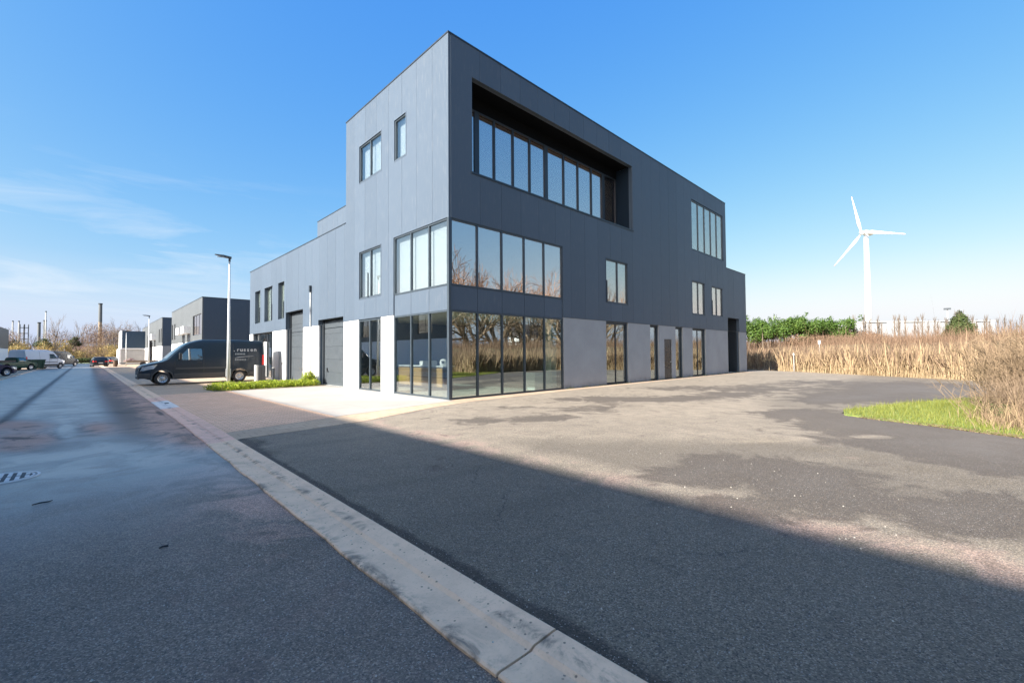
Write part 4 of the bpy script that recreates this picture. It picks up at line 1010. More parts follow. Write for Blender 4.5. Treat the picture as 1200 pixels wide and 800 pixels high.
VAN_TOP = [(0, .80), (.05, .98), (.16, 1.08), (.6, 1.20), (1.0, 1.30), (1.18, 1.40), (1.55, 1.80), (1.95, 2.18), (2.2, 2.33), (2.55, 2.44), (3.2, 2.50), (5.2, 2.51), (6.7, 2.48), (6.84, 2.42)]
VAN_WID = [(0, .66), (.03, .74), (.10, .84), (.25, .92), (.55, .97), (1.1, 1.0), (6.6, 1.0), (6.78, .985), (6.84, .95)]
def big_van(loc, rz, label, paintm, detail=True, Lx=6.84, group=None):
    k = Lx / 6.84
    top = [(x * k if x > 3 else x, z) for x, z in VAN_TOP]; wid = [(x * k if x > 3 else x, w) for x, w in VAN_WID]
    root = empty('panel_van', loc, rz, label, 'van', group)
    v = Vehicle(Lx, 2.04, top, wid, [1.0, 1.0 + 4.49 * (Lx - 2.35) / 4.49], .355, 1.25, .16)
    v.body(paintm, root); v.add_wheels(root)
    v.screen('windscreen', M['glass_car'], root, 1.20, 2.12)
    for sd_ in (-1, 1):
        v.patch('side_window', M['glass_car'], root, [(1.62, 1.36), (2.78, 1.34), (2.76, 1.98), (2.10, 1.98)], sd_)
        v.patch('headlight', M['lamp_glass'], root, [(.06, .76), (.62, .90), (.78, 1.12), (.16, 1.0)], sd_, .012, 4)
        v.patch('sill_trim', M['trimgrey'], root, [(1.50, .36), (v.wheels[1] - .5, .36), (v.wheels[1] - .5, .62), (1.50, .62)], sd_, .014)
        v.patch('sill_trim', M['trimgrey'], root, [(v.wheels[1] + .5, .42), (Lx - .12, .42), (Lx - .12, .62), (v.wheels[1] + .5, .62)], sd_, .014)
        v.patch('bumper', M['trimgrey'], root, [(.02, .40), (.50, .40), (.46, .66), (.01, .66)], sd_, .016)
        v.patch('tail_light', M['red'], root, [(Lx - .15, 1.0), (Lx - .01, 1.0), (Lx - .01, 1.62), (Lx - .12, 1.62)], sd_, .018)
        for xs_ in (1.52, 2.84): v.patch('door_seam', M['black'], root, [(xs_, .66), (xs_ + .02, .66), (xs_ + .02, 2.0 if xs_ > 2 else 1.33), (xs_, 2.0 if xs_ > 2 else 1.33)], sd_, .003)
        for xs_ in (4.3, ): v.patch('door_seam', M['black'], root, [(xs_, .66), (xs_ + .02, .66), (xs_ + .02, 2.3), (xs_, 2.3)], sd_, .003)
        v.patch('rub_strip', M['trimgrey'], root, [(1.56, .84), (v.wheels[1] - .52, .84), (v.wheels[1] - .52, .93), (1.56, .93)], sd_, .012)
        MB().box(2.55, 2.74, sd_ * 1.02, sd_ * 1.07, 1.20, 1.24).build('handle', M['black'], root, bevel=.01)
        mb = MB(); mb.box(1.72, 1.80, sd_ * .98, sd_ * 1.10, 1.36, 1.42).box(1.68, 1.80, sd_ * 1.10, sd_ * 1.30, 1.38, 1.74)
        mm = mb.build('mirror', M['black'], root, bevel=.03)
        MB().box(1.802, 1.81, sd_ * 1.12, sd_ * 1.28, 1.42, 1.70).build('mirror_glass', M['lamp_glass'], mm)
        for wx in v.wheels:
            vs = []; fs = []; n = 16
            for q in range(n + 1):
                a = math.pi * (-.04 + 1.08 * q / n)
                for rr in (.445, .50):
                    x = wx + rr * math.cos(a); z = .355 + rr * math.sin(a); vs += [(x, sd_ * (v.hw(x, max(z, .5)) + .018), z), (x, sd_ * (v.hw(x, max(z, .5)) - .03), z)]
            for q in range(n): a = q * 4; fs += [(a, a + 2, a + 6, a + 4), (a, a + 4, a + 5, a + 1), (a + 2, a + 3, a + 7, a + 6)]
            MB().add(vs, fs).build('arch_trim', M['trimgrey'], root)
    mb = MB()
    for j in range(4): mb.box(-.012 + j * .003, .04, -.48, .48, .70 + j * .065, .735 + j * .065)
    mb.build('grille', M['black'], root)
    MB().box(-.02, .05, -.26, .26, .46, .57).build('number_plate', M['plate'], root)
    MB().box(.0, .06, -.62, .62, .34, .66).build('bumper', M['trimgrey'], root, bevel=.02)
    MB().box(Lx - .02, Lx + .06, -.9, .9, .36, .58).build('rear_bumper', M['trimgrey'], root, bevel=.02)
    return root, v
van, vv = big_van((-6.98, 18.93, 0.018), R_(1.0), 'dark navy panel van parked across the pavement behind the hedge, nose to the road', M['van_navy'], Lx=5.99)
for i, ch in enumerate(('.', 'r', 'u', 's', 's', 'e', 'n')):
    x = 4.40 + [0, .10, .26, .45, .63, .81, 1.0][i]
    if i == 0: x = 4.33
    z = 1.83; decal(ch, .31, M['letter'], van, (x, -vv.hw(5.0, 1.90) - .012, z), (R_(90) , 0, 0), bold=.008)
for (x0, x1, z0, z1, mt) in ((4.4, 4.95, 1.62, 1.72, 'letter_grey'), (4.4, 5.0, 1.28, 1.38, 'letter_grey')):
    for q in range(7): vv.patch('small_lettering', M[mt], van, [(x0 + (x1 - x0) * q / 7, z0), (x0 + (x1 - x0) * (q + .7) / 7, z0), (x0 + (x1 - x0) * (q + .7) / 7, z1), (x0 + (x1 - x0) * q / 7, z1)], -1, .010, 1)
vv.patch('swoosh', M['letter'], van, [(4.35, 1.44), (5.3, 1.53), (5.45, 1.55), (4.6, 1.50)], -1, .010, 4)

# white and dark vans far down on the left
w1, _ = big_van((-11.78, 76.0, 0.0), R_(237), 'long white panel van parked on the left side far down the street', M['van_white'], Lx=6.3)
w2, _ = big_van((-10.6, 96.0, 0.0), R_(238), 'dark van parked just beyond the white van, far down on the left', M['van_navy'], Lx=6.3)

CAR_TOP = [(0, .62), (.06, .74), (.3, .82), (1.15, .96), (1.35, 1.04), (1.95, 1.38), (2.3, 1.46), (3.2, 1.46), (3.9, 1.34), (4.2, 1.02), (4.36, .96), (4.42, .82)]
CAR_WID = [(0, .70), (.08, .84), (.3, .94), (.8, 1.0), (3.8, 1.0), (4.3, .93), (4.42, .84)]
def car(name, loc, rz, label, paintm, cat='car', sc=1.0, est=False):
    top = CAR_TOP if not est else [(x, z) for x, z in CAR_TOP[:8]] + [(3.95, 1.42), (4.25, 1.1), (4.38, .98), (4.42, .82)]
    root = empty(name, loc, rz, label, cat); root.scale = (sc, sc, sc)
    v = Vehicle(4.42, 1.82, top, CAR_WID, [.86, 3.5], .32, .92, .26, .2)
    v.body(paintm, root); v.add_wheels(root)
    v.screen('windscreen', M['glass_car'], root, 1.38, 2.0); v.screen('rear_window', M['glass_car'], root, 3.94, 4.16, off=.02)
    for sd_ in (-1, 1):
        v.patch('side_window', M['glass_car'], root, [(1.75, .98), (2.75, .98), (2.75, 1.36), (2.2, 1.36)], sd_)
        v.patch('side_window', M['glass_car'], root, [(2.83, .98), (3.85, .98), (3.6, 1.34), (2.83, 1.36)], sd_)
        v.patch('headlight', M['lamp_glass'], root, [(.06, .56), (.5, .62), (.6, .76), (.12, .70)], sd_, .014, 3)
        v.patch('tail_light', M['red'], root, [(4.15, .72), (4.40, .72), (4.38, .88), (4.1, .90)], sd_, .014, 3)
        MB().box(1.55, 1.68, sd_ * .9, sd_ * 1.05, .96, 1.08).build('mirror', paintm, root, bevel=.02)
        mb = MB(); mb.box(4.40, 4.435, sd_ * .45, sd_ * .74, .72, .86); mb.build('tail_light', M['red'], root)
        MB().box(-.012, .05, sd_ * .38, sd_ * .62, .56, .68).build('headlight', M['lamp_glass'], root)
    MB().box(4.40, 4.45, -.26, .26, .52, .63).build('number_plate', M['plate'], root)
    MB().box(-.02, .04, -.26, .26, .36, .46).build('number_plate', M['plate'], root)
    MB().box(-.008, .05, -.36, .36, .50, .68).build('grille', M['black'], root)
    return root
car('parked_car', (-7.63, 86, -.01), R_(-86), 'dark estate car on the road in the distance, seen from behind', M['car_black'], est=True, sc=1.04)
car('parked_car', (-13.62, 44.5, .02), R_(222), 'dark blue car cut off by the left edge, in front of the grey unit', M['car_blue'])
car('parked_car', (-7.2, 101, -.01), R_(-60), 'small dark car half hidden behind the distant estate car', M['car_black'])
# green pickup
pk = empty('pickup_truck', (-13.75, 67.2, .02), R_(230), 'small green pickup parked beside the dark blue car', 'pickup truck'); 
pv_ = Vehicle(4.6, 1.7, [(0, .70), (.06, .86), (.9, .98), (1.1, 1.1), (1.5, 1.5), (2.3, 1.52), (2.4, 1.0), (4.6, .95)], [(0, .8), (.2, .94), (4.5, .98), (4.6, .95)], [.85, 3.6], .34, 1.0, .2, .3)
pv_.body(M['green_paint'], pk); pv_.add_wheels(pk); pv_.screen('windscreen', M['glass_car'], pk, 1.13, 1.5)
for sd_ in (-1, 1): pv_.patch('side_window', M['glass_car'], pk, [(1.4, 1.04), (2.2, 1.04), (2.2, 1.42), (1.6, 1.42)], sd_)
mb = MB(); mb.box(2.5, 4.5, -.7, .7, .98, 1.2); mb.build('load_cover', M['black'], pk)
# green waste container
gc = empty('waste_container', (-13.55, 69.6, 0.02), R_(25), 'dark green steel container standing in front of the white van', 'container')
MB().add([(-.55, -.5, .1), (.55, -.5, .1), (.55, .5, .1), (-.55, .5, .1), (-.7, -.6, 1.15), (.7, -.6, 1.15), (.7, .6, 1.15), (-.7, .6, 1.15)], [(3, 2, 1, 0), (0, 1, 5, 4), (1, 2, 6, 5), (2, 3, 7, 6), (3, 0, 4, 7), (4, 5, 6, 7)]).build('bin_body', M['green_paint'], gc)
MB().box(-.74, .74, -.64, .64, 1.151, 1.25).build('lid', M['green_paint'], gc, bevel=.03)
mb = MB()
for x in (-.45, 0, .45): mb.box(x - .03, x + .03, -.64, -.58, .15, 1.15)
mb.build('rib', M['green_paint'], gc)
# flatbed trailer with a heap, barrels
tr = empty('flatbed_trailer', (-1.3, 78, .02), R_(0), 'low two axle trailer loaded with rubble beside the distant white based unit', 'trailer')
MB().box(-3.2, .6, -.9, .9, .62, .74).build('deck', M['timber'], tr)
MB().box(-3.2, .6, -.95, -.9, .74, .92).build('side_board', M['timber'], tr)
MB().box(-4.0, -3.2, -.04, .04, .5, .58).build('drawbar', M['trim'], tr)
for x in (-1.2, -.2):
    for y in (-.85, .85): MB().tube([(x, y - .09, .33), (x, y + .09, .33)], .33, 16).build('wheel', M['tyre'], tr)
mb = MB(); r2 = random.Random(3)
for i in range(40):
    x = -2.6 + r2.gauss(0, .35); y = r2.uniform(-.6, .6); z = .76 + max(0, .5 - abs(x + 2.6) * .8) * r2.random(); s_ = r2.uniform(.08, .2)
    mb.box(x - s_, x + s_, y - s_, y + s_, z, z + s_)
mb.build('rubble_heap', simple('pinkish_rubble', (.5, .38, .34, 1), .9, var=.3), label='heap of pinkish rubble on a distant trailer deck', cat='rubble').parent = None
bpy.data.objects['rubble_heap'].location = tr.location
MB().tube([(0, 0, 0), (0, 0, .45), (0, 0, .5), (0, 0, .95)], [.25, .27, .26, .25], 16).build('barrel', simple('rusty_brown', (.09, .05, .03, 1), .8, var=.4), label='dark brown barrel by the corner of the navy block', cat='barrel').location = (-5.75, 78, .02)

# ------------------------------------------------------------------ small street furniture
cb = empty('utility_cabinet', (-2.0, 15.0, .02), label='dark utility cabinet with pale side standing behind the low hedge', cat='cabinet')
MB().box(-.13, .25, -.2, .2, .02, 1.02).build('case', simple('cabinet_grey', (.045, .05, .06, 1), .5), cb, bevel=.01)
MB().box(-.23, -.132, -.2, .2, 0, 1.04).build('side_panel', M['galv'], cb)
MB().box(.02, .03, -.21, -.201, .1, .95).build('door_gap', M['black'], cb)
bo = empty('bollard', (-.75, 17.0, .02), label='slim grey bollard in front of the pale service door', cat='bollard')
MB().tube([(0, 0, 0), (0, 0, .80)], .075, 14).build('post', M['trim'], bo); MB().tube([(0, 0, .801), (0, 0, .83)], .08, 14).build('cap', M['galv'], bo)

# ------------------------------------------------------------------ wind turbine and far industry
wt = empty('wind_turbine', (461.5, 41.6, 0), label='tall white wind turbine with three blades above the reeds', cat='wind turbine')
M['turb'] = simple('turbine_white', (0.78, 0.79, 0.80, 1), 0.5, var=.02)
tb = MB().tube([(0, 0, 0), (0, 0, 50), (0, 0, 99)], [2.5, 2.1, 1.5], 24).build('tower', M['turb'], wt, smooth=True)
vw = Vector((-8.94 - 460.9, -12.3 - 43.2, 0)).normalized(); vr = Vector((-vw.y, vw.x, 0))     # towards / across the street side
ax = (vw * 0.80 + Vector((-vw.y, vw.x, 0)) * -0.60).normalized()
hubp = ax * 4.6 + Vector((0, 0, 101.2))
MB().tube([Vector((0, 0, 101.2)) - ax * 7, Vector((0, 0, 101.4)) - ax * 5, Vector((0, 0, 101.3)), Vector((0, 0, 101.2)) + ax * 3.0], [1.2, 2.1, 2.2, 1.7], 12).build('nacelle', M['turb'], wt, smooth=True)
MB().tube([hubp - ax * 1.6, hubp, hubp + ax * 1.6, hubp + ax * 2.4], [1.7, 1.8, 1.2, .2], 14).build('hub', M['turb'], wt, smooth=True)
side = Vector((0, 0, 1)).cross(ax).normalized(); upv = ax.cross(side)
def blade(ang):
    d = side * math.cos(ang) + upv * math.sin(ang); c = ax.cross(d)
    vs = []; fs = []; n = 10; K = 6
    for i in range(n + 1):
        t = i / n; rr = 1.5 + 32.5 * t
        ch = 1.1 if t < .05 else (3.1 * (1 - (t - .15)) ** 1.2 + .25 if t > .15 else 1.1 + (3.1 - 1.1) * (t - .05) / .1)
        th = 1.1 * (1 - t) ** 2 + .15; p = hubp + d * rr
        for (a, b) in ((-.3, 0), (0, .5), (.45, .3), (.7, 0), (.45, -.3), (0, -.5)): vs.append(p + c * a * ch + ax * b * th)
    for i in range(n):
        for k in range(K): fs.append((i * K + k, i * K + (k + 1) % K, (i + 1) * K + (k + 1) % K, (i + 1) * K + k))
    fs.append(tuple(n * K + k for k in range(K)))
    b = MB().add(vs, fs).build('blade', M['turb'], wt, smooth=True)
    tip = MB(); q0, q1 = hubp + d * 31.8, hubp + d * 34.1
    tip.tube([q0, q1], [.33, .16], 6); tip.build('red_tip', simple('pale_red', (.6, .3, .28, 1), .5), b)
TIPS = [(1000, 230), (1061, 275), (974.5, 311)]
for deg in (103, -17, 223): blade(R_(deg))
wh = empty('warehouse', (195, -2, 0), label='long low white warehouse behind the row of young trees', cat='building')
p0, p1 = Vector((176.4, 18.5, 0)), Vector((213, -20.5, 0)); dd = (p1 - p0).normalized(); nn = Vector((dd.y, -dd.x, 0))
if nn.x < 0: nn = -nn
M['whwall'] = simple('white_sheet_wall', (0.30, 0.31, 0.32, 1), .6, var=.05)
lw_ = (p1 - p0).length; off0 = p0 - Vector((195, -2, 0))
for i in range(9):
    a = off0 + dd * (lw_ * i / 9 + .08); b = off0 + dd * (lw_ * (i + 1) / 9 - .08)
    MB().prism([(a.x, a.y), (b.x, b.y), (b.x + nn.x * 30, b.y + nn.y * 30), (a.x + nn.x * 30, a.y + nn.y * 30)], 0, 11.2 + .25 * (i % 2)).build('wall_panel', M['whwall'], wh)
a = off0 - nn * .15; b = off0 + dd * lw_ - nn * .15
MB().prism([(a.x, a.y), (b.x, b.y), (b.x + nn.x * 30, b.y + nn.y * 30), (a.x + nn.x * 30, a.y + nn.y * 30)], 11.5, 11.8).build('roof_edge', M['galv'], wh)

def stack(loc, h, r, mat, label, name='chimney', cat='chimney', top=None):
    t = empty(name, loc, label=label, cat=cat)
    MB().tube([(0, 0, 0), (0, 0, h * .68)], [r, r * .95], 14).build('shaft', M['timber'] if top else mat, t); MB().tube([(0, 0, h * .68), (0, 0, h)], [r, r * .9], 14).build('top_section', mat, t)
    MB().tube([(0, 0, h), (0, 0, h + .6)], [r * 1.1, r * 1.1], 14).build('rim', M['trim'], t)
    return t
M['stack'] = simple('stack_grey', (.12, .13, .135, 1), .8)
stack((-3.8, 316, 0), 30, .85, M['stack'], 'tall dark factory chimney rising over the bare trees', top=1)
stack((-29.3, 369, 0), 21.5, .75, M['stack'], 'left chimney of the distant grey pair'); stack((-26.9, 368, 0), 22.8, .75, M['stack'], 'right chimney of the distant grey pair')
stack((-24.5, 323, 0), 25, .28, M['galv'], 'thin pale mast among the far trees', 'mast', 'mast')
for x, y, l in ((-36.8, 334, 'left'), (-34.6, 333, 'right')):
    stack((x, y, 0), 20, .3, M['conc_grey'], '%s one of the two white pipes of the far plant' % l, 'plant_pipe', 'pipe')  # white pipes toned grey, distance haze put into the colour
for x in (-33.6, -32.2): 
    t = empty('pylon', (x, 336, 0), label='dark lattice frame of the far plant, %s one' % ('left' if x < -33 else 'right'), cat='lattice tower')
    mb = MB()
    for (a, b) in ((-.8, -.8), (.8, -.8), (.8, .8), (-.8, .8)): mb.tube([(a, b, 0), (a, b, 19)], .14, 4)
    mb.build('leg', M['stack'], t); mb = MB()
    for z in range(2, 19, 3): mb.box(-1, 1, -.9, .9, z, z + .3)
    mb.build('platform', M['stack'], t)
hs_ = empty('shed', (-9, 196, 0), label='low shed with a reddish brown roof at the end of the street', cat='building')
MB().box(-4.5, 4.2, -3, 5, 0, 3.0).build('wall', M['timber'], hs_)
MB().add([(-5, -3.6, 2.9), (4.7, -3.6, 2.9), (4.7, 5.6, 2.9), (-5, 5.6, 2.9), (-4.4, 1, 5.2), (4.1, 1, 5.2)], [(0, 1, 5, 4), (2, 3, 4, 5), (1, 2, 5), (3, 0, 4), (3, 2, 1, 0)]).build('roof', simple('brown_roof', (.2, .12, .1, 1), .8, var=.2), hs_)
for k in range(5): MB().box(-4 + k * 1.7, -3 + k * 1.7, -3.04, -3.0, .9, 2.2).build('window', M['door_dark'], hs_)
# street end: grass verge
sheet('verge', [(-60, 131), (10, 131), (10, 137), (-60, 137)], 0.05, M['turf'])

# ------------------------------------------------------------------ vegetation
def strands(n, pos, h, wid, lean, tint, name, mat, seg=3, jitter=0.35, plume=0.0, **kw):
    """n flat tapering blades; pos (n,3), h (n), lean (n,2) tip offset"""
    pos = np.asarray(pos); h = np.asarray(h); az = nrng.uniform(0, np.pi, n)
    dx = np.cos(az); dy = np.sin(az); V = []; 
    for k in range(seg + 1):
        t = k / seg; w = wid * (1 - t * 0.75) * (1 if k < seg else 0.2)
        if plume and k == seg - 1: w = plume
        bend = t ** 1.8
        cxx = pos[:, 0] + lean[:, 0] * bend; cyy = pos[:, 1] + lean[:, 1] * bend; cz = pos[:, 2] + h * t
        V.append(np.stack([cxx - dx * w, cyy - dy * w, cz], 1)); V.append(np.stack([cxx + dx * w, cyy + dy * w, cz], 1))
    V = np.stack(V, 1); m = V.shape[1]; base = (np.arange(n) * m)[:, None]
    F = np.concatenate([base + np.array([[2 * k, 2 * k + 1, 2 * k + 3, 2 * k + 2]]) for k in range(seg)], 0)
    T = np.repeat(tint[:, None], m, 1)
    if plume: T[:, -4:] = np.clip(T[:, -4:] + .35, 0, 1)
    return np_mesh(name, V.reshape(-1, 3), F, mat, attrs={'tint': T.ravel()}, **kw)

def scatter(n, xr, yr, test):
    out = []
    tot = 0
    while tot < n:
        x = nrng.uniform(*xr, n * 2); y = nrng.uniform(*yr, n * 2); k = test(x, y); out.append(np.stack([x[k], y[k]], 1)); tot += k.sum()
    return np.concatenate(out)[:n]

# reeds: a dense golden front along the yard, on the ditch
def clump(x, y, s=1.0): return 0.5 + 0.5 * np.sin(x * 1.7 * s + 1.3 * np.sin(y * 1.1 * s)) * np.cos(y * 1.9 * s + np.sin(x * .8 * s))
CLEAR = lambda x, y: ((x - 34) / 7) ** 2 + ((y - 3.0) / 4.5) ** 2 < 1
def reed_test(x, y):
    s = bank_s(x, y); return (s > 0.15) & (s < 11) & (nrng.random(len(x)) < np.clip(1.15 - s / 4.5, .05, 1)) & (x > 13.0 + 0 * y) & ~CLEAR(x, y) & (nrng.random(len(x)) < .35 + .65 * clump(x, y))
P = scatter(46000, (7, 62), (-28, 34), reed_test); n = len(P); z = gz(P[:, 0], P[:, 1])
s_ = bank_s(P[:, 0], P[:, 1]); hh = nrng.normal(1.5, .34, n) * (0.82 + .3 * clump(P[:, 0], P[:, 1], .5)) * np.clip(1.1 - s_ * .03, .6, 1.1)
strands(n, np.column_stack([P, z]), hh, .011, nrng.normal(0, .3, (n, 2)) + np.array([.15, -.08]), np.clip(nrng.beta(1.6, 3.2, n) + .02 * s_, 0, 1), 'reed_bed', M['reed'], plume=.032, kind='stuff', label='tall dry golden reeds growing along the edge of the yard', cat='reeds')
# brown scrub over the bank behind
def scrub_test(x, y):
    s = bank_s(x, y); return (s > 2.5) & (s < 40) & (x > 12) & (nrng.random(len(x)) < clump(x, y, .4) * .8 + .2)
P = scatter(64000, (12, 92), (-48, 62), scrub_test); n = len(P); z = gz(P[:, 0], P[:, 1])
strands(n, np.column_stack([P, z]), nrng.gamma(4, .22, n) * (.6 + .8 * clump(P[:, 0], P[:, 1], .35)), .016, nrng.normal(0, .38, (n, 2)), nrng.random(n), 'bank_scrub', M['scrub'], kind='stuff', label='brown winter scrub covering the bank behind the reeds', cat='scrub')
# grass island
poly = ISLAND
def isl(x, y): return in_poly(x, y, poly)
sheet('grass_island', poly, 0.035, M['turf'], 0.08)
P = scatter(42000, (2.5, 16), (-18, -10), isl); n = len(P)
tint = np.clip(nrng.beta(2, 3, n) + .25 * (clump(P[:, 0], P[:, 1], 1.5) - .5), 0, 1)
strands(n, np.column_stack([P, np.full(n, .03)]), nrng.gamma(5, .017, n), .005, nrng.normal(0, .035, (n, 2)), tint, 'island_grass', M['grassb'], seg=2, kind='stuff', label='bright green grass on the pointed verge beside the yard', cat='grass')
# dead leaves and straw along the edge of the island
edge = np.array([(4.3, -10.6), (3.85, -11.8), (3.45, -12.5), (3.15, -13.1), (2.95, -14.0)])
P = []; 
for i in range(3200):
    k = nrng.integers(0, 4); t = nrng.random(); p = edge[k] * (1 - t) + edge[k + 1] * t; P.append(p + nrng.normal(0, .05, 2) + np.array([.06, 0]))
P = np.array(P); n = len(P)
strands(n, np.column_stack([P, np.full(n, .012)]), nrng.uniform(.01, .05, n), .008, nrng.normal(0, .05, (n, 2)), nrng.uniform(.6, 1, n), 'straw_edge', M['reed'], seg=2, kind='stuff', label='dry straw litter along the asphalt edge of the grass', cat='straw')

def leaf_cloud(name, mat, blobs_, n, size, parent=None, shape='quad', droop=0.0, **kw):
    """many small leaf faces spread through ellipsoids, denser near their surface"""
    w = np.array([b[3] * b[4] * b[5] for b in blobs_]); w = w / w.sum(); idx = nrng.choice(len(blobs_), n, p=w)
    B = np.array(blobs_)[idx]; d = nrng.normal(size=(n, 3)); d /= np.linalg.norm(d, axis=1)[:, None]
    rr = nrng.uniform(.35, 1, n) ** .5 * (1 + .12 * nrng.normal(size=n))
    C_ = B[:, :3] + d * B[:, 3:6] * rr[:, None]
    a = nrng.normal(size=(n, 3)); a /= np.linalg.norm(a, axis=1)[:, None]; b = np.cross(a, d + .3 * nrng.normal(size=(n, 3))); b /= (np.linalg.norm(b, axis=1)[:, None] + 1e-6)
    s = size * nrng.uniform(.6, 1.4, n)[:, None]
    V = np.stack([C_ - a * s, C_ + b * s * .5, C_ + a * s, C_ - b * s * .5], 1)
    F = np.arange(4 * n).reshape(n, 4)
    hgt = (C_[:, 2] - C_[:, 2].min()) / max(1e-3, np.ptp(C_[:, 2]))
    T = np.clip(nrng.beta(2, 2.5, n), 0, 1)
    return np_mesh(name, V.reshape(-1, 3), F, mat, parent=parent, attrs={'tint': np.repeat(T, 4)}, **kw)

# low hedge between forecourt and parking
hd = empty('low_hedge', (0, 0, 0), label='low yellow green hedge strip with a taller bush at its wall end', cat='hedge')
hb = []
x = -4.75
while x < -0.25:
    r = rng.uniform(.26, .36); hb.append((x, rng.uniform(10.85, 12.2), .16, r * 1.2, r * 1.3, .17 + .08 * rng.random())); x += .085
leaf_cloud('foliage', M['hedge'], hb, 15000, .035, hd)
leaf_cloud('foliage', M['hedge'], [(-.5, 11.8, .42, .32, .4, .32), (-.25, 12.0, .3, .25, .3, .3), (-.75, 11.6, .3, .25, .3, .22)], 1800, .04, hd)
mb = MB()
for _ in range(60):
    x = rng.uniform(-4.7, -.3); y = rng.uniform(10.8, 12.2); mb.tube([(x, y, .02), (x + rng.uniform(-.1, .1), y, .2), (x + rng.uniform(-.2, .2), y, .36)], [.008, .006, .003], 4)
for _ in range(14):
    mb.tube([(-.5, 11.8, .02), (-.5 + rng.uniform(-.25, .25), 11.8 + rng.uniform(-.2, .2), .5), (-.5 + rng.uniform(-.5, .5), 11.8 + rng.uniform(-.4, .4), .95)], [.012, .008, .003], 4)
mb.build('twigs', M['twig'], hd)

# evergreen hedge on the bank
P_ = [(56.0, 8.4), (57.5, 6.6), (59, 5.0), (60.3, 3.4), (61.5, 2.0), (62.6, .8), (63.6, -.2), (64.6, -1.0)]
eb = []
for i, (x, y) in enumerate([(52, 12.5), (53.5, 11), (54.8, 9.7)] + P_):
    for _ in range(7):
        hz = 1.35 - .05 * i; eb.append((x + rng.uniform(-1.1, 1.1), y + rng.uniform(-1.1, 1.1), 5.25 - .09 * i + rng.uniform(-1.3, .85), rng.uniform(.7, 1.2), rng.uniform(.7, 1.2), hz * rng.uniform(.7, 1.1)))
eh = empty('evergreen_hedge', (0, 0, 0), label='bright green evergreen hedge on the bank right of the building', cat='hedge')
eb += [(x + rng.uniform(-1.6, 1.6), y + rng.uniform(-1.6, 1.6), z_ + hz_ * rng.uniform(.6, 1.15), .3, .3, rng.uniform(.3, .6)) for x, y, z_, _, _, hz_ in rng.choices(eb, k=60)]
leaf_cloud('foliage', M['leaf'], eb, 56000, .12, eh)
mb = MB()
for x, y, z_, *_ in eb[::2]: mb.tube([(x, y, 2), (x + .1, y, 3.6), (x, y, 4.8)], [.08, .06, .03], 5)
mb.build('trunk', M['bark'], eh)
leaf_cloud('bramble_tangle', M['scrub'], [(x + 1.0 - .8, y - 2.0, 3.1, 1.5, 1.5, .7) for x, y in P_[2:]] + [(66, -2.8, 3.6, 2, 2, .8), (63, -4.5, 3.2, 1.6, 1.6, .7)], 9000, .09, kind='stuff', label='brown bramble tangle below the evergreen hedge', cat='brambles')
# conical dark bush
cn = empty('conical_bush', (76.5, -12.2, 2.6), label='single dark green conical bush on the bank right of the turbine', cat='bush')
leaf_cloud('foliage', M['conifer'], [(0, 0, .8, 1.9, 1.9, 1.1), (0, 0, 1.9, 1.55, 1.55, 1.1), (.1, 0, 2.9, 1.0, 1.0, 1.0), (0, 0, 3.7, .5, .5, .8), (.9, -1.6, .5, 1.0, .8, .5)], 9000, .13, cn)
mb = MB(); mb.tube([(0, 0, -.5), (0, 0, 2), (0, 0, 4.6)], [.15, .1, .03], 6)
for k in range(12): a = k * 2.4; mb.tube([(0, 0, 2.8), (.5 * math.cos(a), .5 * math.sin(a), 3.9 + .07 * k)], [.03, .012], 4)
mb.build('trunk', M['bark'], cn)

# bare branching trees (four shapes, shared by the copies)
def branch_mesh(name, mat, seed, h=9.0, spread=.55, levels=5, r0=.16, upright=.5, n0=1, fine=1.0):
    r = random.Random(seed); mb = MB()
    def grow(p, d, ln, rad, lv):
        pts = [p]; q = p; dd_ = d.copy(); k = 3
        for i in range(k):
            dd_ = (dd_ + Vector((r.gauss(0, .12), r.gauss(0, .12), r.gauss(0, .06) + .05 * upright))).normalized(); q = q + dd_ * ln / k; pts.append(q)
        e = max(rad * .62, .012 * fine)
        mb.tube(pts, [rad + (e - rad) * i / k for i in range(k + 1)], 5 if lv > 2 else 3, cap=False)
        if lv == 0: return
        nb = r.choice((2, 3, 3)) if lv > 1 else 3
        for j in range(nb + (1 if lv == levels else 0)):
            t = r.uniform(.45, 1.0) if j else 1.0; b = pts[min(k, int(t * k))]
            a = r.uniform(0, 6.28); tilt = spread * r.uniform(.5, 1.3) * (.5 if j == 0 else 1)
            o_ = dd_.orthogonal().normalized(); o2 = dd_.cross(o_)
            nd = (dd_ * math.cos(tilt) + (o_ * math.cos(a) + o2 * math.sin(a)) * math.sin(tilt) + Vector((0, 0, .18 * upright))).normalized()
            grow(b, nd, ln * r.uniform(.62, .82), e * r.uniform(.7, 1.0), lv - 1)
    for i in range(n0):
        d0 = Vector((r.gauss(0, .08 + .25 * (n0 > 1)), r.gauss(0, .08 + .25 * (n0 > 1)), 1)).normalized()
        grow(Vector((0, 0, -.1)), d0, h * .30, r0, levels)
    me = bpy.data.meshes.new(name); me.from_pydata(mb.v, [], mb.f); me.update(); me.materials.append(mat); return me
TM = [branch_mesh('trunk_and_branches', M['bark'], 3, 10, .5, 5, .2, .5), branch_mesh('trunk_and_branches', M['bark_pale'], 8, 9, .62, 5, .17, .4),
      branch_mesh('trunk_and_branches', M['bark'], 21, 13, .36, 5, .2, .9), branch_mesh('trunk_and_branches', M['bark_pale'], 33, 8, .7, 5, .15, .3, 3)]
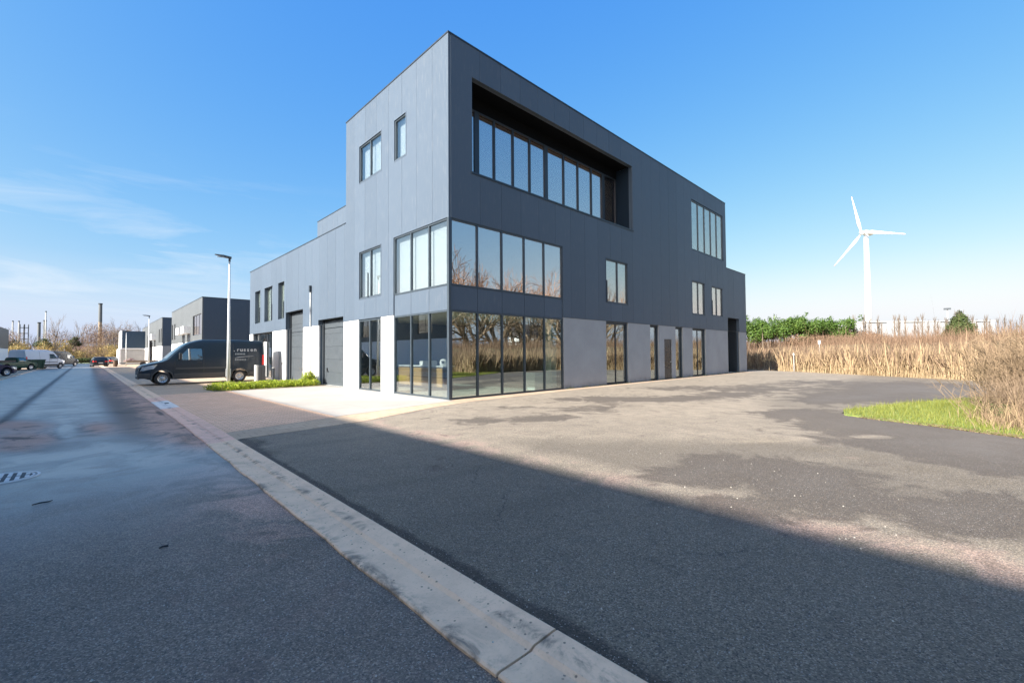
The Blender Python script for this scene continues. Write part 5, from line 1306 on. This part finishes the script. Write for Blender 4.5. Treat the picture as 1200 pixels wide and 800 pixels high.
def tree(loc, k, sc, rz, label, group, wx=1.0):
    o = link(bpy.data.objects.new('bare_tree', TM[k])); o.location = loc; o.rotation_euler = (0, 0, rz); o.scale = (sc * wx, sc * wx, sc)
    return tag(o, label, 'tree', group)
lab = 'bare winter tree in the belt of trees closing the far end of the street'
far = [(-42, 205, 2, 1.2), (-38, 190, 0, 1.0), (-34, 215, 1, 1.2), (-31, 185, 3, 1.1), (-29, 200, 0, 1.1), (-26, 210, 2, 1.0), (-24, 178, 1, 1.0), (-22, 195, 0, 1.2), (-19.5, 176, 0, 1.15), (-18, 205, 3, 1.3), (-16.3, 182, 2, 1.35), (-14, 190, 1, 1.2),
       (-12.5, 172, 0, 1.15), (-11, 205, 2, 1.3), (-9.5, 185, 3, 1.3), (-8, 195, 1, 1.45), (-6, 180, 3, 1.5), (-4.5, 200, 1, 1.5), (-3, 175, 2, 1.25), (-1.5, 190, 3, 1.5), (0.5, 178, 1, 1.3), (2.5, 188, 2, 1.3), (5, 180, 3, 1.3), (8, 190, 0, 1.3), (-16, 168, 3, .9), (-20, 165, 1, .8), (-2, 165, 3, 1.0), (3, 160, 2, 1.1), (6, 165, 2, 1.0), (-30, 158, 1, .75), (-27, 156, 3, .7), (-23, 154, 1, .7), (-18.5, 156, 3, .75), (-15.5, 158, 0, .8), (-9, 160, 1, .8), (-7, 158, 3, .85), (-5, 156, 1, .9), (-2.5, 156, 0, .9), (-12.5, 160, 2, .6), (-46, 195, 1, 1.1), (-50, 210, 0, 1.2)]
for i, (x, y, k, sc) in enumerate(far): tree((x, y, 0), k, sc * .95, i * 1.3, lab, 'bare trees beyond the end of the street')
# dark evergreen crowns among them
for i, (x, y, z_, r_) in enumerate(((-17.8, 175, 3.6, 1.8), (-24.5, 185, 3.2, 2.2), (-11.5, 178, 4.6, 1.2), (-27.5, 168, 3.5, 1.2))):
    t = empty('evergreen_tree', (x, y, 0), label=['mid green tree with a dark stem behind the dark van roof', 'broad olive green tree behind the white van', 'dark narrow evergreen crown left of the tall chimney', 'small dark evergreen near the left edge of the tree belt'][i], cat='tree')
    MB().tube([(0, 0, 0), (.1, 0, z_), (0, .1, z_ + r_)], [.22, .15, .05], 6).build('trunk', M['bark'], t)
    leaf_cloud('crown', M['conifer'], [(0, 0, z_ + 1.2, r_, r_, r_ * .7), (r_ * .6, 0, z_ + .8, r_ * .7, r_ * .7, r_ * .5), (-r_ * .6, .2, z_ + 1.5, r_ * .7, r_ * .7, r_ * .6), (0, 0, z_ + 2.4, r_ * .6, r_ * .6, r_ * .6)], 1500, .2, t)
# golden and brown thicket in front of them
tb_ = []
for i in range(90):
    x = rng.uniform(-48, 12); y = rng.uniform(150, 172) if x < -14 or x > 0 else rng.uniform(158, 176)
    tb_.append((x, y, rng.uniform(.8, 3.6), rng.uniform(1.4, 2.8), rng.uniform(1.2, 2), rng.uniform(1.2, 2.8)))
leaf_cloud('golden_thicket', M['golden'], tb_, 40000, .16, kind='stuff', label='golden winter thicket along the far end of the street', cat='thicket')
tb_ = [(rng.uniform(-50, 12), rng.uniform(176, 205), rng.uniform(3, 8.6), rng.uniform(2, 4.2), 2.4, rng.uniform(1.5, 3.0)) for _ in range(80)] + [(rng.uniform(-9, 2), rng.uniform(180, 200), rng.uniform(6, 10.5), rng.uniform(2, 3.2), 2.4, rng.uniform(1.5, 3.0)) for _ in range(26)]
leaf_cloud('brown_thicket', M['scrub'], tb_, 46000, .12, kind='stuff', label='reddish brown twiggy thicket between the far trees', cat='thicket')
leaf_cloud('verge_bush', M['golden'], [(-4.0, 128, 1.6, 1.3, 1.2, 1.7), (-4.9, 127, 1.2, 1, 1, 1.2)], 2600, .1, label='golden bush next to the navy block corner', cat='bush')
leaf_cloud('verge_hedge', M['conifer'], [(-13 + k * .8, 130, .7, .8, .8, .6) for k in range(8)], 3000, .12, label='low dark green hedge behind the distant estate car', cat='hedge')

# row of staked young trees in front of the warehouse
YT = []
for k in range(3):
    r = random.Random(50 + k); mb = MB(); mb.tube([(0, 0, 0), (.02, 0, 1.6), (0, 0, 3.0)], [.09, .07, .03], 5)
    for j in range(26):
        z_ = r.uniform(.9, 2.9); a = r.uniform(0, 6.28); l_ = (.42 - .1 * z_) * r.uniform(.7, 1.4)
        mb.tube([(0, 0, z_), (l_ * math.cos(a) * .6, l_ * math.sin(a) * .6, z_ + .3), (l_ * math.cos(a), l_ * math.sin(a), z_ + .75)], [.022, .018, .01], 3, cap=False)
    me = bpy.data.meshes.new('young_tree'); me.from_pydata(mb.v, [], mb.f); me.update(); me.materials.append(M['bark']); YT.append(me)
a0 = Vector((68.5, -2.0, 0)); a1 = Vector((93, -21.5, 0)); nT = 46
for i in range(nT):
    if rng.random() < .16: continue
    t = i / nT; p = a0.lerp(a1, t ** 1.05); x = p.x + rng.uniform(-1.2, 1.2); y = p.y + rng.uniform(-.25, .25)
    o = link(bpy.data.objects.new('young_tree', YT[i % 3])); o.location = (x, y, float(gz(np.array([x]), np.array([y]))[0]) + .1); o.rotation_euler = (0, 0, i * 2.1); s__ = rng.uniform(.85, 1.25); o.scale = (s__, s__, s__ * 1.0)
    tag(o, 'slender bare young tree in the row in front of the white warehouse', 'tree', 'young trees in front of the white warehouse')
# bare bush at the right edge: long arching shoots
def shoots(n, base, hgt, spread, seed, rad=.011, sub=6, bias=(0, 0)):
    r = random.Random(seed); mb = MB()
    for i in range(n):
        a = r.uniform(0, 6.28); b = Vector((base[0] + r.gauss(0, .35), base[1] + r.gauss(0, .35), base[2]))
        l_ = hgt * r.uniform(.55, 1.1); out = spread * r.uniform(.15, 1.1)
        d = Vector((math.cos(a) * out + bias[0], math.sin(a) * out + bias[1], 0)); pts = []
        for k in range(7): t = k / 6; pts.append(b + d * t ** 1.25 + Vector((r.gauss(0, .02), r.gauss(0, .02), l_ * (t - .18 * t * t * (out / spread)))))
        mb.tube(pts, [rad * (1 - .12 * k) for k in range(7)], 3, cap=False)
        for j in range(sub):
            k = r.randint(2, 5); p = pts[k]; dr = (pts[k + 1] - pts[k - 1]).normalized(); e = (dr + Vector((r.gauss(0, .55), r.gauss(0, .55), r.gauss(.1, .3)))).normalized(); q = p + e * r.uniform(.2, .55)
            mb.tube([p, (p + q) / 2 + Vector((0, 0, .02)), q], [rad * .5, rad * .4, rad * .25], 3, cap=False)
            for m_ in range(2):
                e2 = (e + Vector((r.gauss(0, .5), r.gauss(0, .5), r.gauss(.1, .3)))).normalized(); mb.tube([(p + q) / 2, (p + q) / 2 + e2 * r.uniform(.1, .3)], [rad * .35, rad * .2], 3, cap=False)
    return mb
bb = empty('bare_bush', (0, 0, 0), label='large bare bush with arching tan shoots at the right edge of the photo', cat='bush')
shoots(250, (7.2, -13.8, .05), 2.15, 1.35, 5).build('shoots', M['twig'], bb)
shoots(120, (5.9, -13.25, .03), 1.0, .8, 9, .007, 5).build('low_shoots', M['bark_pale'], bb)
shoots(160, (9.0, -13.2, .03), 2.1, 1.3, 15, .011, 4).build('shoots', M['twig'], bb)
leaf_cloud('bush_undergrowth', M['conifer'], [(5.6, -13.0, .18, .5, .35, .22), (6.3, -12.9, .2, .4, .3, .25)], 1600, .03, label='small green and brown undergrowth at the foot of the bare bush', cat='undergrowth')
P = nrng.normal(0, 1, (5000, 2)) * np.array([.8, .35]) + np.array([5.6, -13.3]); n = len(P)
strands(n, np.column_stack([P, np.full(n, .03)]), nrng.gamma(3, .09, n), .006, nrng.normal(0, .14, (n, 2)), nrng.uniform(.3, 1, n), 'dry_grass_tuft', M['reed'], kind='stuff', label='dry grass around the foot of the bare bush', cat='dry grass')
# small posts in the reeds
for (x, y, z_, lab, hd_) in ((31.7, -2.9, 1.45, 'thin pale marker post at the corner where the reeds begin', 0), (43.5, -2.4, 2.7, 'post with a small white plate standing in the reeds', 1)):
    t = empty('marker_post', (x, y, -.2), label=lab, cat='post'); MB().tube([(0, 0, 0), (0, 0, z_ + .2)], .028, 8).build('post', M['conc_grey'], t)
    if hd_: MB().box(-.02, .02, -.1, .1, z_ - .14, z_ + .2).build('plate', M['galv'], t)
    else: MB().box(-.045, .045, -.045, .045, z_ + .05, z_ + .22).build('cap', M['galv'], t)
# lamp on the warehouse site
t = empty('yard_lamp', (202, -9.2, 0), label='dark yard lamp on a tall pole above the white warehouse', cat='lamp'); MB().tube([(0, 0, 0), (0, 0, 15.6)], .14, 8).build('pole', M['galv'], t); MB().box(-.9, .9, -.9, .9, 15.6, 16.1).build('lamp_head', M['trim'], t)

# ------------------------------------------------------------------ what the right hand glass reflects: bank, tree row, two houses
rb = 0
for i in range(34):
    x = 14 + i * 2.3 + rng.uniform(-.8, .8); y = -52 - rng.uniform(0, 6) + (i % 2) * 5
    tree((x, y, 2.6), i % 4, rng.uniform(1.1, 1.35) * (1.7, 1.8, 1.2, 2.2)[i % 4], i * 1.7, 'bare tall tree in the row on the bank across the yard, reflected in the glass', 'bare trees reflected in the corner windows')
def house(loc, rz, w_, d_, h_, label, wall, roofc):
    t = empty('house', loc, rz, label, 'house'); MB().box(-w_ / 2, w_ / 2, -d_ / 2, d_ / 2, 0, h_).build('wall', wall, t)
    MB().add([(-w_ / 2 - .3, -d_ / 2 - .4, h_), (w_ / 2 + .3, -d_ / 2 - .4, h_), (w_ / 2 + .3, d_ / 2 + .4, h_), (-w_ / 2 - .3, d_ / 2 + .4, h_), (-w_ / 2 - .3, 0, h_ + d_ * .42), (w_ / 2 + .3, 0, h_ + d_ * .42)], [(0, 1, 5, 4), (2, 3, 4, 5), (1, 2, 5), (3, 0, 4)]).build('roof', roofc, t)
    for k in range(int(w_ // 2.6)):
        x = -w_ / 2 + 1.2 + k * 2.6; MB().box(x, x + 1.1, d_ / 2, d_ / 2 + .04, 1.0, 2.3).build('window', M['door_dark'], t)
house((70, -62, 2.6), .4, 9, 7, 3.2, 'white gabled house on the bank, seen only in the corner glass', M['white'], simple('dark_roof', (.06, .05, .05, 1), .8))
house((30, -60, 2.6), .2, 16, 7, 3.4, 'long brown roofed building on the bank, seen only in the corner glass', simple('brick_brown', (.22, .13, .09, 1), .8, var=.3), simple('rust_roof', (.24, .12, .08, 1), .8))

# ------------------------------------------------------------------ small growth and litter at the foot of the walls and kerb
n = 1500; P = np.column_stack([nrng.uniform(6.3, 29.8, n), -0.06 - np.abs(nrng.normal(0, .05, n))]); P = P[clump(P[:, 0] * 3, P[:, 1], 1.0) > .55]; n = len(P)
strands(n, np.column_stack([P, np.full(n, .018)]), nrng.gamma(3, .018, n), .005, nrng.normal(0, .05, (n, 2)), nrng.random(n), 'wall_foot_weeds', M['grassb'], seg=2, kind='stuff', label='tiny weeds along the foot of the right facade', cat='weeds')
n = 5200; P = np.column_stack([nrng.uniform(20, 36.5, n), nrng.uniform(-12, 2, n)]); k_ = np.abs(bank_s(P[:, 0], P[:, 1]) + .05) < .22; P = P[k_]; n = len(P)
strands(n, np.column_stack([P, np.full(n, .0)]), nrng.gamma(4, .05, n), .01, nrng.normal(0, .12, (n, 2)), nrng.random(n), 'reed_litter', M['reed'], seg=2, kind='stuff', label='broken reed litter along the edge of the asphalt', cat='litter')
